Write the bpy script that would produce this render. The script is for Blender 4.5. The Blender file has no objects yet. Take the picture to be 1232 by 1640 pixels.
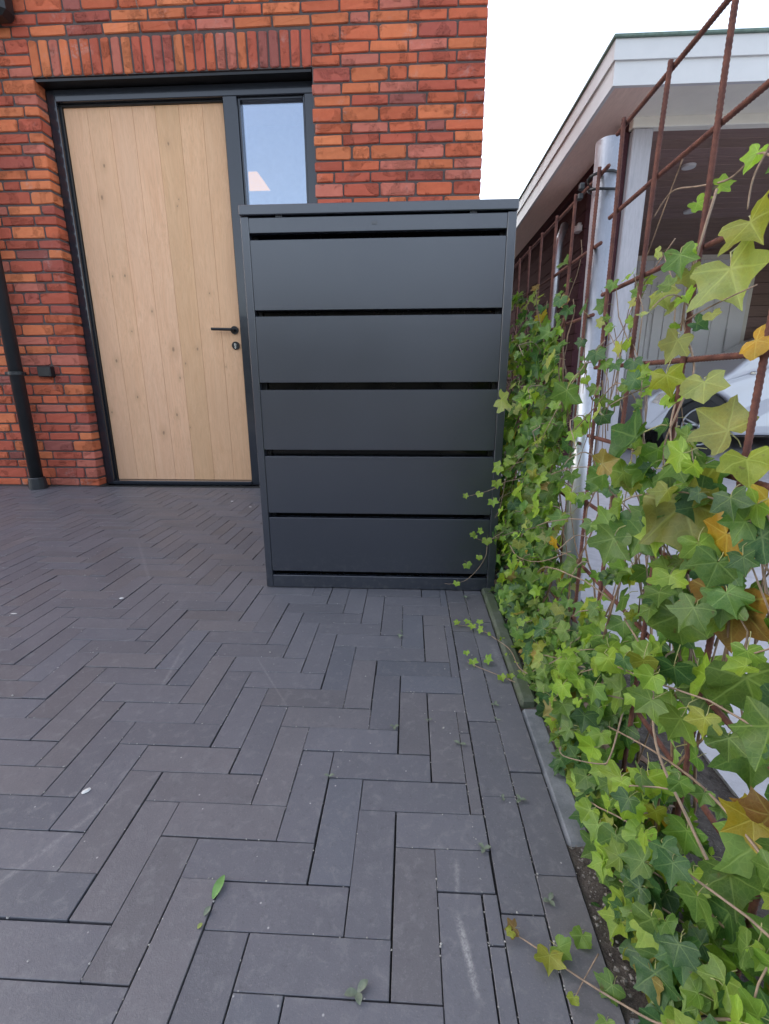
import bpy, math, random
from mathutils import Vector, Matrix, noise
R = math.radians
random.seed(11)
rnd = random.random
def U(a, b): return random.uniform(a, b)
def G(s): return random.gauss(0, s)

S = bpy.context.scene
COL = S.collection
# ------------------------------------------------------------------ camera
cam = bpy.data.objects.new('camera', bpy.data.cameras.new('camera'))
COL.objects.link(cam); S.camera = cam
p, yaw, roll = .263295, .053505, -.003322
fw = Vector((-math.sin(yaw)*math.cos(p), math.cos(yaw)*math.cos(p), -math.sin(p)))
rt = Vector((math.cos(yaw), math.sin(yaw), 0)); up = rt.cross(fw)
r2 = rt*math.cos(roll)+up*math.sin(roll); u2 = up*math.cos(roll)-rt*math.sin(roll)
M = Matrix((r2, u2, -fw)).transposed().to_4x4(); M.translation = (0, 0, .70)
cam.matrix_world = M
cam.data.sensor_fit = 'VERTICAL'; cam.data.sensor_height = 24
cam.data.lens = 24*761.65/1640
cam.data.clip_start = .02; cam.data.clip_end = 800
# ------------------------------------------------------------------ light
SUN_EL, SUN_AZ = R(34), R(-58)          # azimuth from +Y, clockwise: behind the house, to the left
w = bpy.data.worlds.new('World'); S.world = w; w.use_nodes = True
nt = w.node_tree; nt.nodes.clear()
sky = nt.nodes.new('ShaderNodeTexSky'); sky.sky_type = 'NISHITA'; sky.sun_disc = False
sky.sun_elevation = SUN_EL; sky.sun_rotation = SUN_AZ
sky.air_density = 1.0; sky.dust_density = 3.5; sky.ozone_density = 1.0
hs = nt.nodes.new('ShaderNodeHueSaturation'); hs.inputs['Saturation'].default_value = .58
bg = nt.nodes.new('ShaderNodeBackground'); bg.inputs[1].default_value = .13
wo = nt.nodes.new('ShaderNodeOutputWorld')
nt.links.new(sky.outputs[0], hs.inputs['Color']); nt.links.new(hs.outputs[0], bg.inputs[0]); nt.links.new(bg.outputs[0], wo.inputs[0])
sl = bpy.data.lights.new('sun', 'SUN'); sl.energy = 3.0; sl.angle = R(.5); sl.color = (1, .95, .87)
so = bpy.data.objects.new('sun', sl); COL.objects.link(so)
sd = Vector((math.sin(SUN_AZ)*math.cos(SUN_EL), math.cos(SUN_AZ)*math.cos(SUN_EL), math.sin(SUN_EL)))
so.rotation_euler = sd.to_track_quat('Z', 'Y').to_euler(); so.location = sd*20
S.view_settings.view_transform = 'Standard'; S.view_settings.look = 'None'
S.view_settings.exposure = 2.2; S.view_settings.gamma = 1
S.view_settings.use_curve_mapping = False

# ------------------------------------------------------------------ helpers
class MB:
    """collects geometry, then links it as one mesh object"""
    def __init__(s): s.v = []; s.f = []; s.m = []; s.c = []; s.uv = []; s.cc = None
    def add(s, vs, fs, mi=0, col=None, uv=None):
        n = len(s.v); s.v.extend(vs); s.f.extend([[i+n for i in f] for f in fs])
        s.m.extend([mi]*len(fs))
        if col is not None or s.c: s.c.extend([col or (1, 1, 1)]*len(vs))
        if uv is not None: s.uv.extend(uv)
        return s
    def box(s, x0, x1, y0, y1, z0, z1, b=0, mi=0, col=None):
        if b <= 0:
            vs = [(x, y, z) for z in (z0, z1) for y in (y0, y1) for x in (x0, x1)]
            return s.add(vs, [(0, 2, 3, 1), (4, 5, 7, 6), (0, 1, 5, 4), (2, 6, 7, 3), (0, 4, 6, 2), (1, 3, 7, 5)], mi, col)
        b = min(b, (x1-x0)*.45, (y1-y0)*.45, (z1-z0)*.45)
        vs = []; idx = {}
        for i, x in enumerate((x0, x1)):
            for j, y in enumerate((y0, y1)):
                for k, z in enumerate((z0, z1)):
                    bx = b if i == 0 else -b; by = b if j == 0 else -b; bz = b if k == 0 else -b
                    idx[i, j, k] = len(vs); vs += [(x, y+by, z+bz), (x+bx, y, z+bz), (x+bx, y+by, z)]
        fs = []
        for a in range(3):
            o = [q for q in range(3) if q != a]
            for e in (0, 1):
                lp = []
                for (u, v) in ((0, 0), (1, 0), (1, 1), (0, 1)):
                    k = [0, 0, 0]; k[a] = e; k[o[0]] = u; k[o[1]] = v; lp.append(idx[tuple(k)]+a)
                if (a == 1) ^ (e == 0): lp.reverse()
                fs.append(lp)
            for (u, v) in ((0, 0), (1, 0), (1, 1), (0, 1)):   # edges along axis a
                k0 = [0, 0, 0]; k0[a] = 0; k0[o[0]] = u; k0[o[1]] = v; k1 = list(k0); k1[a] = 1
                A = idx[tuple(k0)]; B = idx[tuple(k1)]
                lp = [A+o[0], B+o[0], B+o[1], A+o[1]]
                if (u ^ v) ^ (a == 1): lp.reverse()
                fs.append(lp[::-1])
        for (i, j, k), A in idx.items():
            lp = [A, A+1, A+2]
            if not ((i+j+k) % 2): lp.reverse()
            fs.append(lp)
        return s.add(vs, fs, mi, col)
    def prism(s, pts, axis, a, b, mi=0, col=None):
        """polygon pts (2D) extruded along axis from a to b"""
        def P(q, t):
            return {0: (t, q[0], q[1]), 1: (q[0], t, q[1]), 2: (q[0], q[1], t)}[axis]
        n = len(pts); vs = [P(q, a) for q in pts]+[P(q, b) for q in pts]
        fs = [list(range(n))[::-1], list(range(n, 2*n))]+[(i, (i+1) % n, n+(i+1) % n, n+i) for i in range(n)]
        return s.add(vs, fs, mi, col)
    def tube(s, pts, rad, k=8, mi=0, cap=True, col=None, flat=1.0):
        pts = [Vector(q) for q in pts]; n = len(pts)
        if not hasattr(rad, '__len__'): rad = [rad]*n
        vs = []; nrm = None
        for i, q in enumerate(pts):
            t = (pts[min(i+1, n-1)]-pts[max(i-1, 0)]).normalized()
            if nrm is None:
                nrm = t.orthogonal().normalized()
            else:
                nrm = (nrm-t*nrm.dot(t)); nrm = nrm.normalized() if nrm.length > 1e-6 else t.orthogonal().normalized()
            bn = t.cross(nrm)
            for j in range(k):
                a = 2*math.pi*j/k
                vs.append(tuple(q+(nrm*math.cos(a)+bn*math.sin(a)*flat)*rad[i]))
        fs = [(i*k+j, i*k+(j+1) % k, (i+1)*k+(j+1) % k, (i+1)*k+j) for i in range(n-1) for j in range(k)]
        if cap: fs += [list(range(k))[::-1], [(n-1)*k+j for j in range(k)]]
        return s.add(vs, fs, mi, col)
    def mesh(s, name, mats, smooth=False):
        me = bpy.data.meshes.new(name); me.from_pydata(s.v, [], s.f)
        for m in (mats if isinstance(mats, (list, tuple)) else [mats]): me.materials.append(m)
        if any(s.m): me.polygons.foreach_set('material_index', s.m)
        if smooth: me.polygons.foreach_set('use_smooth', [True]*len(s.f))
        if s.c:
            at = me.color_attributes.new('tint', 'FLOAT_COLOR', 'POINT')
            at.data.foreach_set('color', [q for c in s.c for q in (c[0], c[1], c[2], 1)])
        if s.uv:
            ul = me.uv_layers.new(name='UVMap'); flat = []
            for f in s.f:
                for i in f: flat += s.uv[i]
            ul.data.foreach_set('uv', flat)
        me.update(); return me
    def build(s, name, mats, parent=None, smooth=False, loc=None):
        o = bpy.data.objects.new(name, s.mesh(name, mats, smooth)); COL.objects.link(o)
        if parent: o.parent = parent
        if loc: o.location = loc
        return o
def tag(o, label=None, cat=None, group=None, kind=None):
    if label: o['label'] = label
    if cat: o['category'] = cat
    if group: o['group'] = group
    if kind: o['kind'] = kind
    return o
def empty(name, loc=(0, 0, 0), parent=None):
    o = bpy.data.objects.new(name, None); COL.objects.link(o); o.location = loc; o.empty_display_size = .1
    if parent: o.parent = parent
    return o
def inst(name, me, parent, loc=(0, 0, 0), rot=(0, 0, 0), col=None):
    o = bpy.data.objects.new(name, me); COL.objects.link(o); o.parent = parent
    o.location = loc; o.rotation_euler = rot
    if col: o.color = (*col, 1)
    return o

# ------------------------------------------------------------------ materials
class N:
    """tiny node-graph writer"""
    def __init__(s, name):
        s.mat = bpy.data.materials.new(name); s.mat.use_nodes = True; s.t = s.mat.node_tree; s.t.nodes.clear()
        s.out = s.t.nodes.new('ShaderNodeOutputMaterial')
    def put(s, sock, v):
        if isinstance(v, bpy.types.NodeSocket): s.t.links.new(v, sock)
        elif v is not None:
            if hasattr(sock, 'default_value'):
                dv = sock.default_value
                if hasattr(dv, '__len__') and not hasattr(v, '__len__'): v = (v,)*len(dv)
                if hasattr(dv, '__len__') and len(dv) == 4 and len(v) == 3: v = (*v, 1)
                sock.default_value = v
    def n(s, typ, out=0, **k):
        nd = s.t.nodes.new(typ); ins = {}
        for a, b in k.items():
            if a.startswith('i_'): ins[a[2:]] = b
            else: setattr(nd, a, b)
        for a, b in ins.items():
            s.put(nd.inputs[int(a)] if a.isdigit() else nd.inputs[a.replace('_', ' ')], b)
        s.last = nd
        return nd.outputs[out]
    def m(s, op, a, b=0.0, c=None):
        nd = s.t.nodes.new('ShaderNodeMath'); nd.operation = op; s.put(nd.inputs[0], a); s.put(nd.inputs[1], b)
        if c is not None: s.put(nd.inputs[2], c)
        return nd.outputs[0]
    def rng(s, v, a, b, c=0., d=1., interp='LINEAR'):
        nd = s.t.nodes.new('ShaderNodeMapRange'); nd.interpolation_type = interp
        for i, q in enumerate((v, a, b, c, d)): s.put(nd.inputs[i], q)
        return nd.outputs[0]
    def mix(s, f, a, b, mode='MIX'):
        nd = s.t.nodes.new('ShaderNodeMix'); nd.data_type = 'RGBA'; nd.blend_type = mode
        s.put(nd.inputs[0], f); s.put(nd.inputs[6], a); s.put(nd.inputs[7], b); return nd.outputs[2]
    def pos(s): return s.n('ShaderNodeNewGeometry', 0)
    def scale(s, v, sc, loc=(0, 0, 0)):
        nd = s.t.nodes.new('ShaderNodeMapping'); s.put(nd.inputs[0], v); nd.inputs['Scale'].default_value = sc
        nd.inputs['Location'].default_value = loc; return nd.outputs[0]
    def noise(s, v, sc, det=3, rough=.5, dist=0):
        return s.n('ShaderNodeTexNoise', 0, i_Vector=v, i_Scale=sc, i_Detail=det, i_Roughness=rough, i_Distortion=dist)
    def bump(s, h, st, d=.001, nrm=None):
        return s.n('ShaderNodeBump', 0, i_Height=h, i_Strength=st, i_Distance=d, i_Normal=nrm)
    def bsdf(s, **k):
        o = s.n('ShaderNodeBsdfPrincipled', 0, **{('i_'+a): b for a, b in k.items()}); return o
    def done(s, sh): s.t.links.new(sh, s.out.inputs[0]); return s.mat

def simple(name, col, rough=.5, metal=0., nscale=30, var=.12, bump=.1, bscale=200, bd=.0005, coat=0, spec=.5):
    g = N(name); P = g.pos()
    n = g.noise(P, nscale, 4, .6)
    c = g.mix(g.rng(n, .3, .7), [q*(1-var) for q in col], [min(1, q*(1+var)) for q in col])
    b = g.bump(g.noise(P, bscale, 3), bump, bd)
    return g.done(g.bsdf(Base_Color=c, Roughness=g.rng(n, .3, .7, rough*.9, min(1, rough*1.1)), Metallic=metal, Normal=b, Coat_Weight=coat, Specular_IOR_Level=spec))

def brick_mat(name, objcol):
    g = N(name); P = g.pos()
    if objcol: base = g.n('ShaderNodeObjectInfo', 1)
    else: base = g.n('ShaderNodeAttribute', 0, attribute_name='tint')
    n1 = g.noise(P, 28, 5, .65, .3); n2 = g.noise(P, 160, 4, .7); n3 = g.noise(g.scale(P, (1, 1, 2.2)), 11, 3, .6, .6)
    c = g.mix(g.rng(n1, .35, .75, 0, .45), base, g.mix(1.0, base, (.78, .66, .66), 'MULTIPLY'))
    c = g.mix(g.rng(n3, .5, .72, 0, .28), c, g.mix(.5, base, (.30, .10, .045)))
    c = g.mix(g.rng(n2, .62, .78, 0, .55), c, (.46, .30, .21))
    # white lime bloom here and there
    n5 = g.noise(P, 7, 2); n6 = g.noise(P, 60, 4, .7)
    c = g.mix(g.m('MULTIPLY', g.rng(n5, .60, .72, 0, .35), g.rng(n6, .45, .62)), c, (.50, .40, .36))
    # folded, crinkled faces: creases lie along the brick and break off
    wv = g.noise(g.scale(P, (.8, .8, 2.0)), 46, 3, .55, 2.6)
    crease = g.rng(g.m('ABSOLUTE', g.m('SUBTRACT', wv, .5)), 0, .026, 0, 1)
    msk = g.rng(g.noise(P, 11, 2), .52, .60)
    dark = g.m('MULTIPLY', g.rng(crease, 0, .6, 1, 0), msk)
    h = g.m('ADD', g.m('MULTIPLY', g.m('MULTIPLY', crease, msk), .8), g.m('ADD', g.m('MULTIPLY', n2, .35), g.m('MULTIPLY', n1, .6)))
    c = g.mix(g.m('MULTIPLY', dark, .5), c, (.05, .022, .017))
    b = g.bump(h, .9, .006)
    return g.done(g.bsdf(Base_Color=c, Roughness=.88, Normal=b, Specular_IOR_Level=.25))

SCR = [(.070, .500, .090, .385, .0075, .95), (.079, .575, .073, .500, .006, .45), (-.640, .40, -.480, .71, .008, .35), (-.62, 1.16, -.585, .93, .007, .35), (-.42, 1.13, -.245, .87, .004, .28), (.049, .85, .046, .80, .005, .4), (-1.20, .93, -1.10, 1.07, .006, .35), (.245, 1.02, .232, 1.22, .012, .3), (-1.9, 1.9, -1.5, 2.5, .012, .3), (-.9, 1.5, -1.3, 2.1, .01, .25)]
def paver_mat(name, objcol):
    g = N(name); P = g.pos()
    if objcol: base = g.n('ShaderNodeObjectInfo', 1)
    else: base = g.n('ShaderNodeAttribute', 0, attribute_name='tint')
    n1 = g.noise(P, 5, 4, .6, .3); n2 = g.noise(P, 420, 3, .7); n3 = g.noise(P, 45, 5, .7, .5)
    c = g.mix(g.rng(n1, .3, .7, 0, .5), base, g.mix(1., base, (1.35, 1.3, 1.28), 'MULTIPLY'))
    c = g.mix(g.rng(n3, .52, .72, 0, .5), c, (.21, .205, .21)); c = g.mix(g.rng(g.noise(P, 85, 5, .75), .30, .44, .35, 0), c, (.055, .055, .062))
    c = g.mix(g.rng(n2, .60, .72, 0, .5), c, (.24, .235, .23)); c = g.mix(g.rng(n2, .40, .28, 0, .4), c, (.06, .06, .065))
    # pale crumbs and mineral specks
    vo = g.n('ShaderNodeTexVoronoi', 0, i_Vector=P, i_Scale=55.0); vc = g.n('ShaderNodeTexVoronoi', 1, i_Vector=P, i_Scale=55.0)
    sp = g.m('MULTIPLY', g.rng(vo, .05, .10, 1, 0), g.rng(g.n('ShaderNodeSeparateColor', 0, i_0=vc), .86, .88, 0, 1))
    c = g.mix(g.m('MULTIPLY', sp, .8), c, (.42, .41, .40))
    # long tyre scuffs
    wv = g.noise(g.scale(P, (3.2, .55, 1), (1.3, 0, 0)), 2.1, 4, .6, .4)
    c = g.mix(g.rng(wv, .64, .76, 0, .28), c, (.22, .22, .235))
    # individual pale scrapes left on the stones
    pp = g.n('ShaderNodeSeparateXYZ', 0, i_0=P); nn = g.last; X_, Y_ = nn.outputs[0], nn.outputs[1]
    jag = g.noise(P, 190, 4, .8)
    for xa, ya, xb, yb, wd, st in SCR:
        L = math.hypot(xb-xa, yb-ya); dx, dy = (xb-xa)/L, (yb-ya)/L
        rx, ry = g.m('SUBTRACT', X_, xa), g.m('SUBTRACT', Y_, ya)
        al = g.m('ADD', g.m('MULTIPLY', rx, dx), g.m('MULTIPLY', ry, dy)); ac = g.m('ABSOLUTE', g.m('SUBTRACT', g.m('MULTIPLY', rx, dy), g.m('MULTIPLY', ry, dx)))
        mk = g.m('MULTIPLY', g.rng(ac, 0, wd, 1, 0, 'SMOOTHSTEP'), g.m('MULTIPLY', g.rng(al, 0, L*.25, 0, 1, 'SMOOTHSTEP'), g.rng(al, L*.7, L, 1, 0, 'SMOOTHSTEP')))
        c = g.mix(g.m('MULTIPLY', g.m('MULTIPLY', mk, st), g.rng(jag, .40, .60, .12, 1)), c, (.34, .335, .33))
    h = g.m('ADD', g.m('MULTIPLY', n2, .5), g.m('MULTIPLY', n3, .6))
    b = g.bump(h, .5, .0014)
    return g.done(g.bsdf(Base_Color=c, Roughness=g.rng(n3, .3, .7, .42, .58), Normal=b, Specular_IOR_Level=.5))

def leaf_mat(name, objcol):
    g = N(name); P = g.pos()
    if objcol:
        base = g.n('ShaderNodeObjectInfo', 1); rn = g.n('ShaderNodeObjectInfo', 5)
    else:
        base = g.n('ShaderNodeAttribute', 0, attribute_name='tint'); rn = g.n('ShaderNodeAttribute', 3, attribute_name='tint')
    uv = g.n('ShaderNodeUVMap', 0, uv_map='UVMap')
    sx = g.n('ShaderNodeSeparateXYZ', 0, i_0=uv); nd = g.last
    u = g.m('MULTIPLY', g.m('SUBTRACT', nd.outputs[0], .5), 2.0); v = g.m('MULTIPLY', g.m('SUBTRACT', nd.outputs[1], .5), 2.0)
    au = g.m('ABSOLUTE', u)
    wob = g.m('MULTIPLY', g.m('SUBTRACT', g.noise(uv, 6, 2), .5), .05)
    vein = None; dmin = None; side = None
    for cx, cy in ((0.0, 1.0), (.84, .54), (.90, -.43)):
        t = g.m('ADD', g.m('MULTIPLY', au, cx), g.m('MULTIPLY', v, cy))
        d = g.m('ABSOLUTE', g.m('ADD', g.m('SUBTRACT', g.m('MULTIPLY', au, cy), g.m('MULTIPLY', v, cx)), wob))
        wd = g.rng(t, 0, 1, .034, .008)
        q = g.m('MULTIPLY', g.rng(g.m('DIVIDE', d, wd), .35, 1.2, 1, 0), g.m('GREATER_THAN', t, 0))
        fr = g.m('ABSOLUTE', g.m('SUBTRACT', g.m('FRACT', g.m('ADD', g.m('DIVIDE', g.m('SUBTRACT', t, g.m('MULTIPLY', d, .95)), .19), g.m('MULTIPLY', wob, 8))), .5))
        sv = g.m('MULTIPLY', g.m('MULTIPLY', g.rng(fr, .02, .09, 1, 0), g.rng(d, .05, .30, .9, 0)), g.m('GREATER_THAN', t, .1))
        if vein is None: vein, side = q, sv
        else: vein, side = g.m('MAXIMUM', vein, q), g.m('MAXIMUM', side, sv)
    net = g.n('ShaderNodeTexVoronoi', 0, feature='DISTANCE_TO_EDGE', i_Vector=uv, i_Scale=13.0)
    net = g.rng(net, .01, .08, .16, 0)
    vm = g.m('MAXIMUM', g.m('MULTIPLY', vein, .50), g.m('MAXIMUM', g.m('MULTIPLY', side, .22), net))
    n1 = g.noise(P, 38, 3, .6); n2 = g.noise(P, 300, 3, .6)
    c = g.mix(g.rng(n1, .4, .7, 0, .5), base, g.mix(1., base, (1.5, 1.15, .6), 'MULTIPLY'))
    c = g.mix(g.rng(n2, .4, .8, 0, .25), c, g.mix(1., base, (.6, .75, .8), 'MULTIPLY'))
    c = g.mix(g.rng(g.noise(P, 70, 2), .70, .76, 0, .6), c, (.11, .06, .025))
    vc = g.mix(.5, g.mix(1., base, (2.2, 2.0, 1.6), 'MULTIPLY'), (.30, .38, .15))
    c = g.mix(vm, c, vc)
    b = g.bump(g.m('SUBTRACT', g.m('MULTIPLY', n2, .25), vm), .5, .0008)
    pr = g.bsdf(Base_Color=c, Roughness=.42, Normal=b, Specular_IOR_Level=.42)
    tr = g.n('ShaderNodeBsdfTranslucent', 0, i_0=g.mix(1., c, (1.4, 1.45, .5), 'MULTIPLY'), i_1=b)
    return g.done(g.n('ShaderNodeMixShader', 0, i_0=.42, i_1=pr, i_2=tr))

KN = [(-1.972, 1.391, 0.0039), (-1.888, 1.394, 0.0058), (-1.734, 1.173, 0.0046), (-1.891, 1.049, 0.0039), (-2.028, 0.859, 0.0065), (-1.617, 0.931, 0.0091), (-1.449, 0.933, 0.0058), (-1.542, 0.838, 0.0039), (-1.592, 0.744, 0.0046), (-1.913, 0.615, 0.0052), (-1.644, 0.494, 0.0058), (-1.557, 0.405, 0.0032), (-1.756, 0.367, 0.0078), (-2.115, 0.511, 0.0046), (-1.33, 1.28, 0.0032), (-1.262, 0.815, 0.0032), (-1.928, 2.023, 0.0058), (-1.564, 2.322, 0.0039), (-1.503, 2.13, 0.0058), (-1.97, 1.849, 0.0072), (-1.473, 1.828, 0.0026), (-1.487, 1.791, 0.0032)]
def wood_mat(name, a, b_, knots=True, rough=.6, sp=.35, axis=2, ring=(.35, .2, .1)):
    g = N(name); P = g.pos(); oi = g.n('ShaderNodeObjectInfo', 5)
    sh = g.n('ShaderNodeVectorMath', 0, operation='ADD', i_0=P, i_1=g.n('ShaderNodeCombineXYZ', 0, i_0=g.m('MULTIPLY', oi, 7.), i_1=0., i_2=g.m('MULTIPLY', oi, 31.)))
    sc = [1, 1, 1]; sc[axis] = .09
    v = g.scale(sh, sc)
    if knots: v = g.n('ShaderNodeVectorMath', 0, operation='ADD', i_0=v, i_1=g.scale(g.n('ShaderNodeTexNoise', 1, i_Vector=g.scale(sh, [1 if i != axis else .35 for i in range(3)]), i_Scale=5.0), (.07, .07, .07)))
    n1 = g.noise(v, 38, 5, .6, 1.2); n2 = g.noise(v, 190, 4, .6, .3); n3 = g.noise(g.scale(sh, [1 if i != axis else .3 for i in range(3)]), 4, 2)
    c = g.mix(g.rng(n1, .3, .7), a, b_)
    c = g.mix(g.rng(n2, .45, .75, 0, .42), c, [q*.62 for q in a])
    c = g.mix(g.rng(n3, .35, .7, 0, .45), c, [q*.80 for q in b_])
    tone = g.rng(oi, 0, 1, .95, 1.06)
    c = g.mix(1., c, g.n('ShaderNodeCombineColor', 0, i_0=tone, i_1=tone, i_2=g.m('MULTIPLY', tone, tone)), 'MULTIPLY')
    if knots:
        sp_ = g.n('ShaderNodeSeparateXYZ', 0, i_0=P); nd_ = g.last; wb = g.m('MULTIPLY', g.m('SUBTRACT', g.noise(P, 110, 3, .7), .5), 1.1)
        kk = None; hh = None
        for kx, kz, kr in KN:
            ax = g.m('SUBTRACT', nd_.outputs[0], kx); az = g.m('MULTIPLY', g.m('SUBTRACT', nd_.outputs[2], kz), .55)
            d = g.m('SQRT', g.m('ADD', g.m('MULTIPLY', ax, ax), g.m('MULTIPLY', az, az)))
            dr = g.m('ADD', g.m('DIVIDE', d, kr), wb)
            q = g.rng(dr, .45, 1.25, 1, 0); h_ = g.rng(dr, .5, 6.5, .5, 0, 'SMOOTHSTEP')
            kk = q if kk is None else g.m('MAXIMUM', kk, q); hh = h_ if hh is None else g.m('MAXIMUM', hh, h_)
        c = g.mix(g.m('MULTIPLY', hh, g.rng(n1, .3, .7, .5, 1)), c, [q*.70 for q in a]); c = g.mix(g.m('MULTIPLY', kk, .62), c, (.16, .09, .05))
    if False:
        ks = [1, 1, 1]; ks[axis] = .55
        kv = g.scale(sh, ks)
        vo = g.n('ShaderNodeTexVoronoi', 0, i_Vector=kv, i_Scale=5.5); vcol = g.n('ShaderNodeTexVoronoi', 1, i_Vector=kv, i_Scale=5.5)
        sel = g.rng(g.n('ShaderNodeSeparateColor', 0, i_0=vcol), .62, .64)
        rad = g.n('ShaderNodeSeparateColor', 1, i_0=vcol)
        k = g.m('MULTIPLY', g.rng(g.m('ADD', vo, g.m('MULTIPLY', g.m('SUBTRACT', g.noise(P, 90, 2), .5), .05)), g.m('MULTIPLY', rad, .035), g.m('ADD', .02, g.m('MULTIPLY', rad, .05)), 1, 0), sel)
        halo = g.m('MULTIPLY', g.rng(vo, .03, .20, .4, 0), sel)
        c = g.mix(halo, c, [q*.72 for q in a]); c = g.mix(g.m('MULTIPLY', k, .85), c, (.10, .055, .03))
    b = g.bump(n2, .25, .0006)
    return g.done(g.bsdf(Base_Color=c, Roughness=rough, Normal=b, Specular_IOR_Level=sp))

def rust_mat():
    g = N('rusty_steel'); P = g.pos()
    n1 = g.noise(P, 60, 4, .7); n2 = g.noise(P, 700, 3, .7)
    c = g.mix(g.rng(n1, .35, .7), (.085, .032, .026), (.185, .072, .048)); c = g.mix(g.rng(n2, .55, .75, 0, .6), c, (.045, .022, .02))
    return g.done(g.bsdf(Base_Color=c, Roughness=.85, Metallic=.1, Normal=g.bump(n2, .6, .0006)))

def galv_mat():
    g = N('galvanised_steel'); P = g.pos()
    vo = g.n('ShaderNodeTexVoronoi', 1, i_Vector=g.scale(P, (1, 1, .5)), i_Scale=140.); sv = g.n('ShaderNodeSeparateColor', 0, i_0=vo)
    n = g.noise(g.scale(P, (1, 1, .25)), 18, 4, .6)
    c = g.mix(g.rng(n, .35, .7), (.46, .48, .52), (.66, .67, .70)); c = g.mix(g.m('MULTIPLY', sv, .25), c, (.36, .38, .42))
    c = g.mix(g.rng(g.noise(P, 45, 4, .7), .62, .75, 0, .5), c, (.34, .30, .26))
    return g.done(g.bsdf(Base_Color=c, Roughness=g.rng(sv, 0, 1, .34, .5), Metallic=.85, Normal=g.bump(n, .2, .001)))

def soil_mat():
    g = N('soil'); P = g.pos(); n = g.noise(P, 40, 6, .75); n2 = g.noise(P, 210, 4, .7)
    c = g.mix(g.rng(n, .35, .65), (.035, .026, .022), (.12, .10, .085)); c = g.mix(g.rng(n2, .6, .72, 0, .7), c, (.28, .26, .23))
    return g.done(g.bsdf(Base_Color=c, Roughness=.95, Normal=g.bump(g.m('ADD', n, g.m('MULTIPLY', n2, .5)), 1., .008)))

def concrete_mat(name, a, b_, moss=None):
    g = N(name); P = g.pos(); n = g.noise(P, 20, 6, .7); n2 = g.noise(P, 300, 3, .7)
    c = g.mix(g.rng(n, .35, .65), a, b_); c = g.mix(g.rng(n2, .6, .75, 0, .5), c, [q*1.5 for q in b_])
    if moss: c = g.mix(g.rng(g.noise(P, 16, 4, .7), .38, .58, .25, .9), c, moss)
    return g.done(g.bsdf(Base_Color=c, Roughness=.85, Normal=g.bump(g.m('ADD', n2, n), .5, .002)))

def glass_mat():
    g = N('window_glass')
    lw = g.n('ShaderNodeFresnel', 0, i_0=1.9)
    gl = g.n('ShaderNodeBsdfGlossy', 0, i_0=(.74, .84, 1.0), i_1=.01)
    tr = g.n('ShaderNodeBsdfTransparent', 0, i_0=(.80, .84, .86))
    return g.done(g.n('ShaderNodeMixShader', 0, i_0=g.m('ADD', lw, .20), i_1=tr, i_2=gl))
def emis(name, col, st):
    g = N(name); return g.done(g.n('ShaderNodeEmission', 0, i_0=(*col, 1), i_1=st))

M_brick = brick_mat('fired_brick', True); M_brickS = brick_mat('fired_brick_field', False)
M_pav = paver_mat('dark_paver', True); M_pavS = paver_mat('dark_paver_field', False)
M_leaf = leaf_mat('ivy_leaf', True); M_leafS = leaf_mat('ivy_leaf_mass', False)
M_mortar = simple('mortar', (.105, .082, .077), .95, bump=.8, bscale=500, bd=.002, nscale=60)
M_jsand = simple('joint_sand', (.030, .028, .027), .95, bump=.8, bscale=400, bd=.003, var=.4, nscale=120)
M_oak = wood_mat('oak', (.74, .425, .235), (.83, .515, .305))
M_frame = simple('anthracite_gloss_paint', (.020, .024, .032), .16, bump=.02, var=.05, coat=.4)
M_black = simple('black_plastic', (.015, .015, .016), .38, bump=.05)
M_dkmetal = simple('black_metal', (.014, .014, .015), .35, metal=.3)
M_chrome = simple('chrome', (.7, .7, .72), .15, metal=1., bump=0)
M_pvc = simple('dark_zinc_pipe', (.040, .043, .046), .35, metal=.25, nscale=12)
M_rust = rust_mat(); M_galv = galv_mat(); M_soil = soil_mat()
M_kerb = concrete_mat('kerb_concrete', (.11, .12, .13), (.19, .20, .215))
M_kerbmoss = concrete_mat('mossy_concrete', (.08, .085, .075), (.13, .14, .12), (.055, .075, .035))
M_neigh = concrete_mat('neighbour_concrete', (.44, .43, .45), (.54, .53, .56))
M_asph = simple('far_ground', (.07, .07, .068), .9, nscale=2, var=.25, bump=.5, bscale=60, bd=.01)
M_white = simple('white_painted_board', (.64, .635, .625), .42, nscale=8, var=.04, bump=.08, bscale=90)
M_cream = simple('cream_painted_board', (.82, .78, .68), .5, nscale=7, var=.05)
M_green = simple('green_roof_edge', (.13, .19, .15), .6, nscale=40, var=.3)
M_brown = wood_mat('brown_board', (.24, .16, .135), (.34, .235, .20), knots=False, axis=0, rough=.8, sp=.2)
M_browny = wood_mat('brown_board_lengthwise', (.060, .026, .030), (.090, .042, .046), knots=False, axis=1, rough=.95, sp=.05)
M_soffit = wood_mat('soffit_board', (.74, .54, .42), (.82, .62, .49), knots=False, axis=1, rough=.7)
M_grey = wood_mat('weathered_grey_post', (.42, .41, .43), (.52, .505, .53), knots=False, rough=.8)
M_pale = simple('pale_door_paint', (.88, .87, .85), .5, nscale=3, var=.04)
M_car = simple('white_car_paint', (.66, .68, .74), .25, nscale=2, var=.01, bump=0, coat=1.)
M_tyre = simple('tyre_rubber', (.02, .02, .021), .75)
M_alloy = simple('alloy', (.42, .43, .45), .3, metal=.8)
M_cglass = simple('car_glass', (.02, .022, .025), .08, bump=0)
M_stem = simple('ivy_stem', (.20, .125, .075), .75, nscale=90, var=.35, bump=.5)
M_shoot = simple('ivy_young_shoot', (.27, .19, .13), .6, nscale=90, var=.3)
M_pet = simple('ivy_petiole', (.32, .31, .12), .55, nscale=60, var=.25)
M_stone = simple('white_chip', (.62, .62, .60), .7, nscale=60, var=.15)
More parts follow.
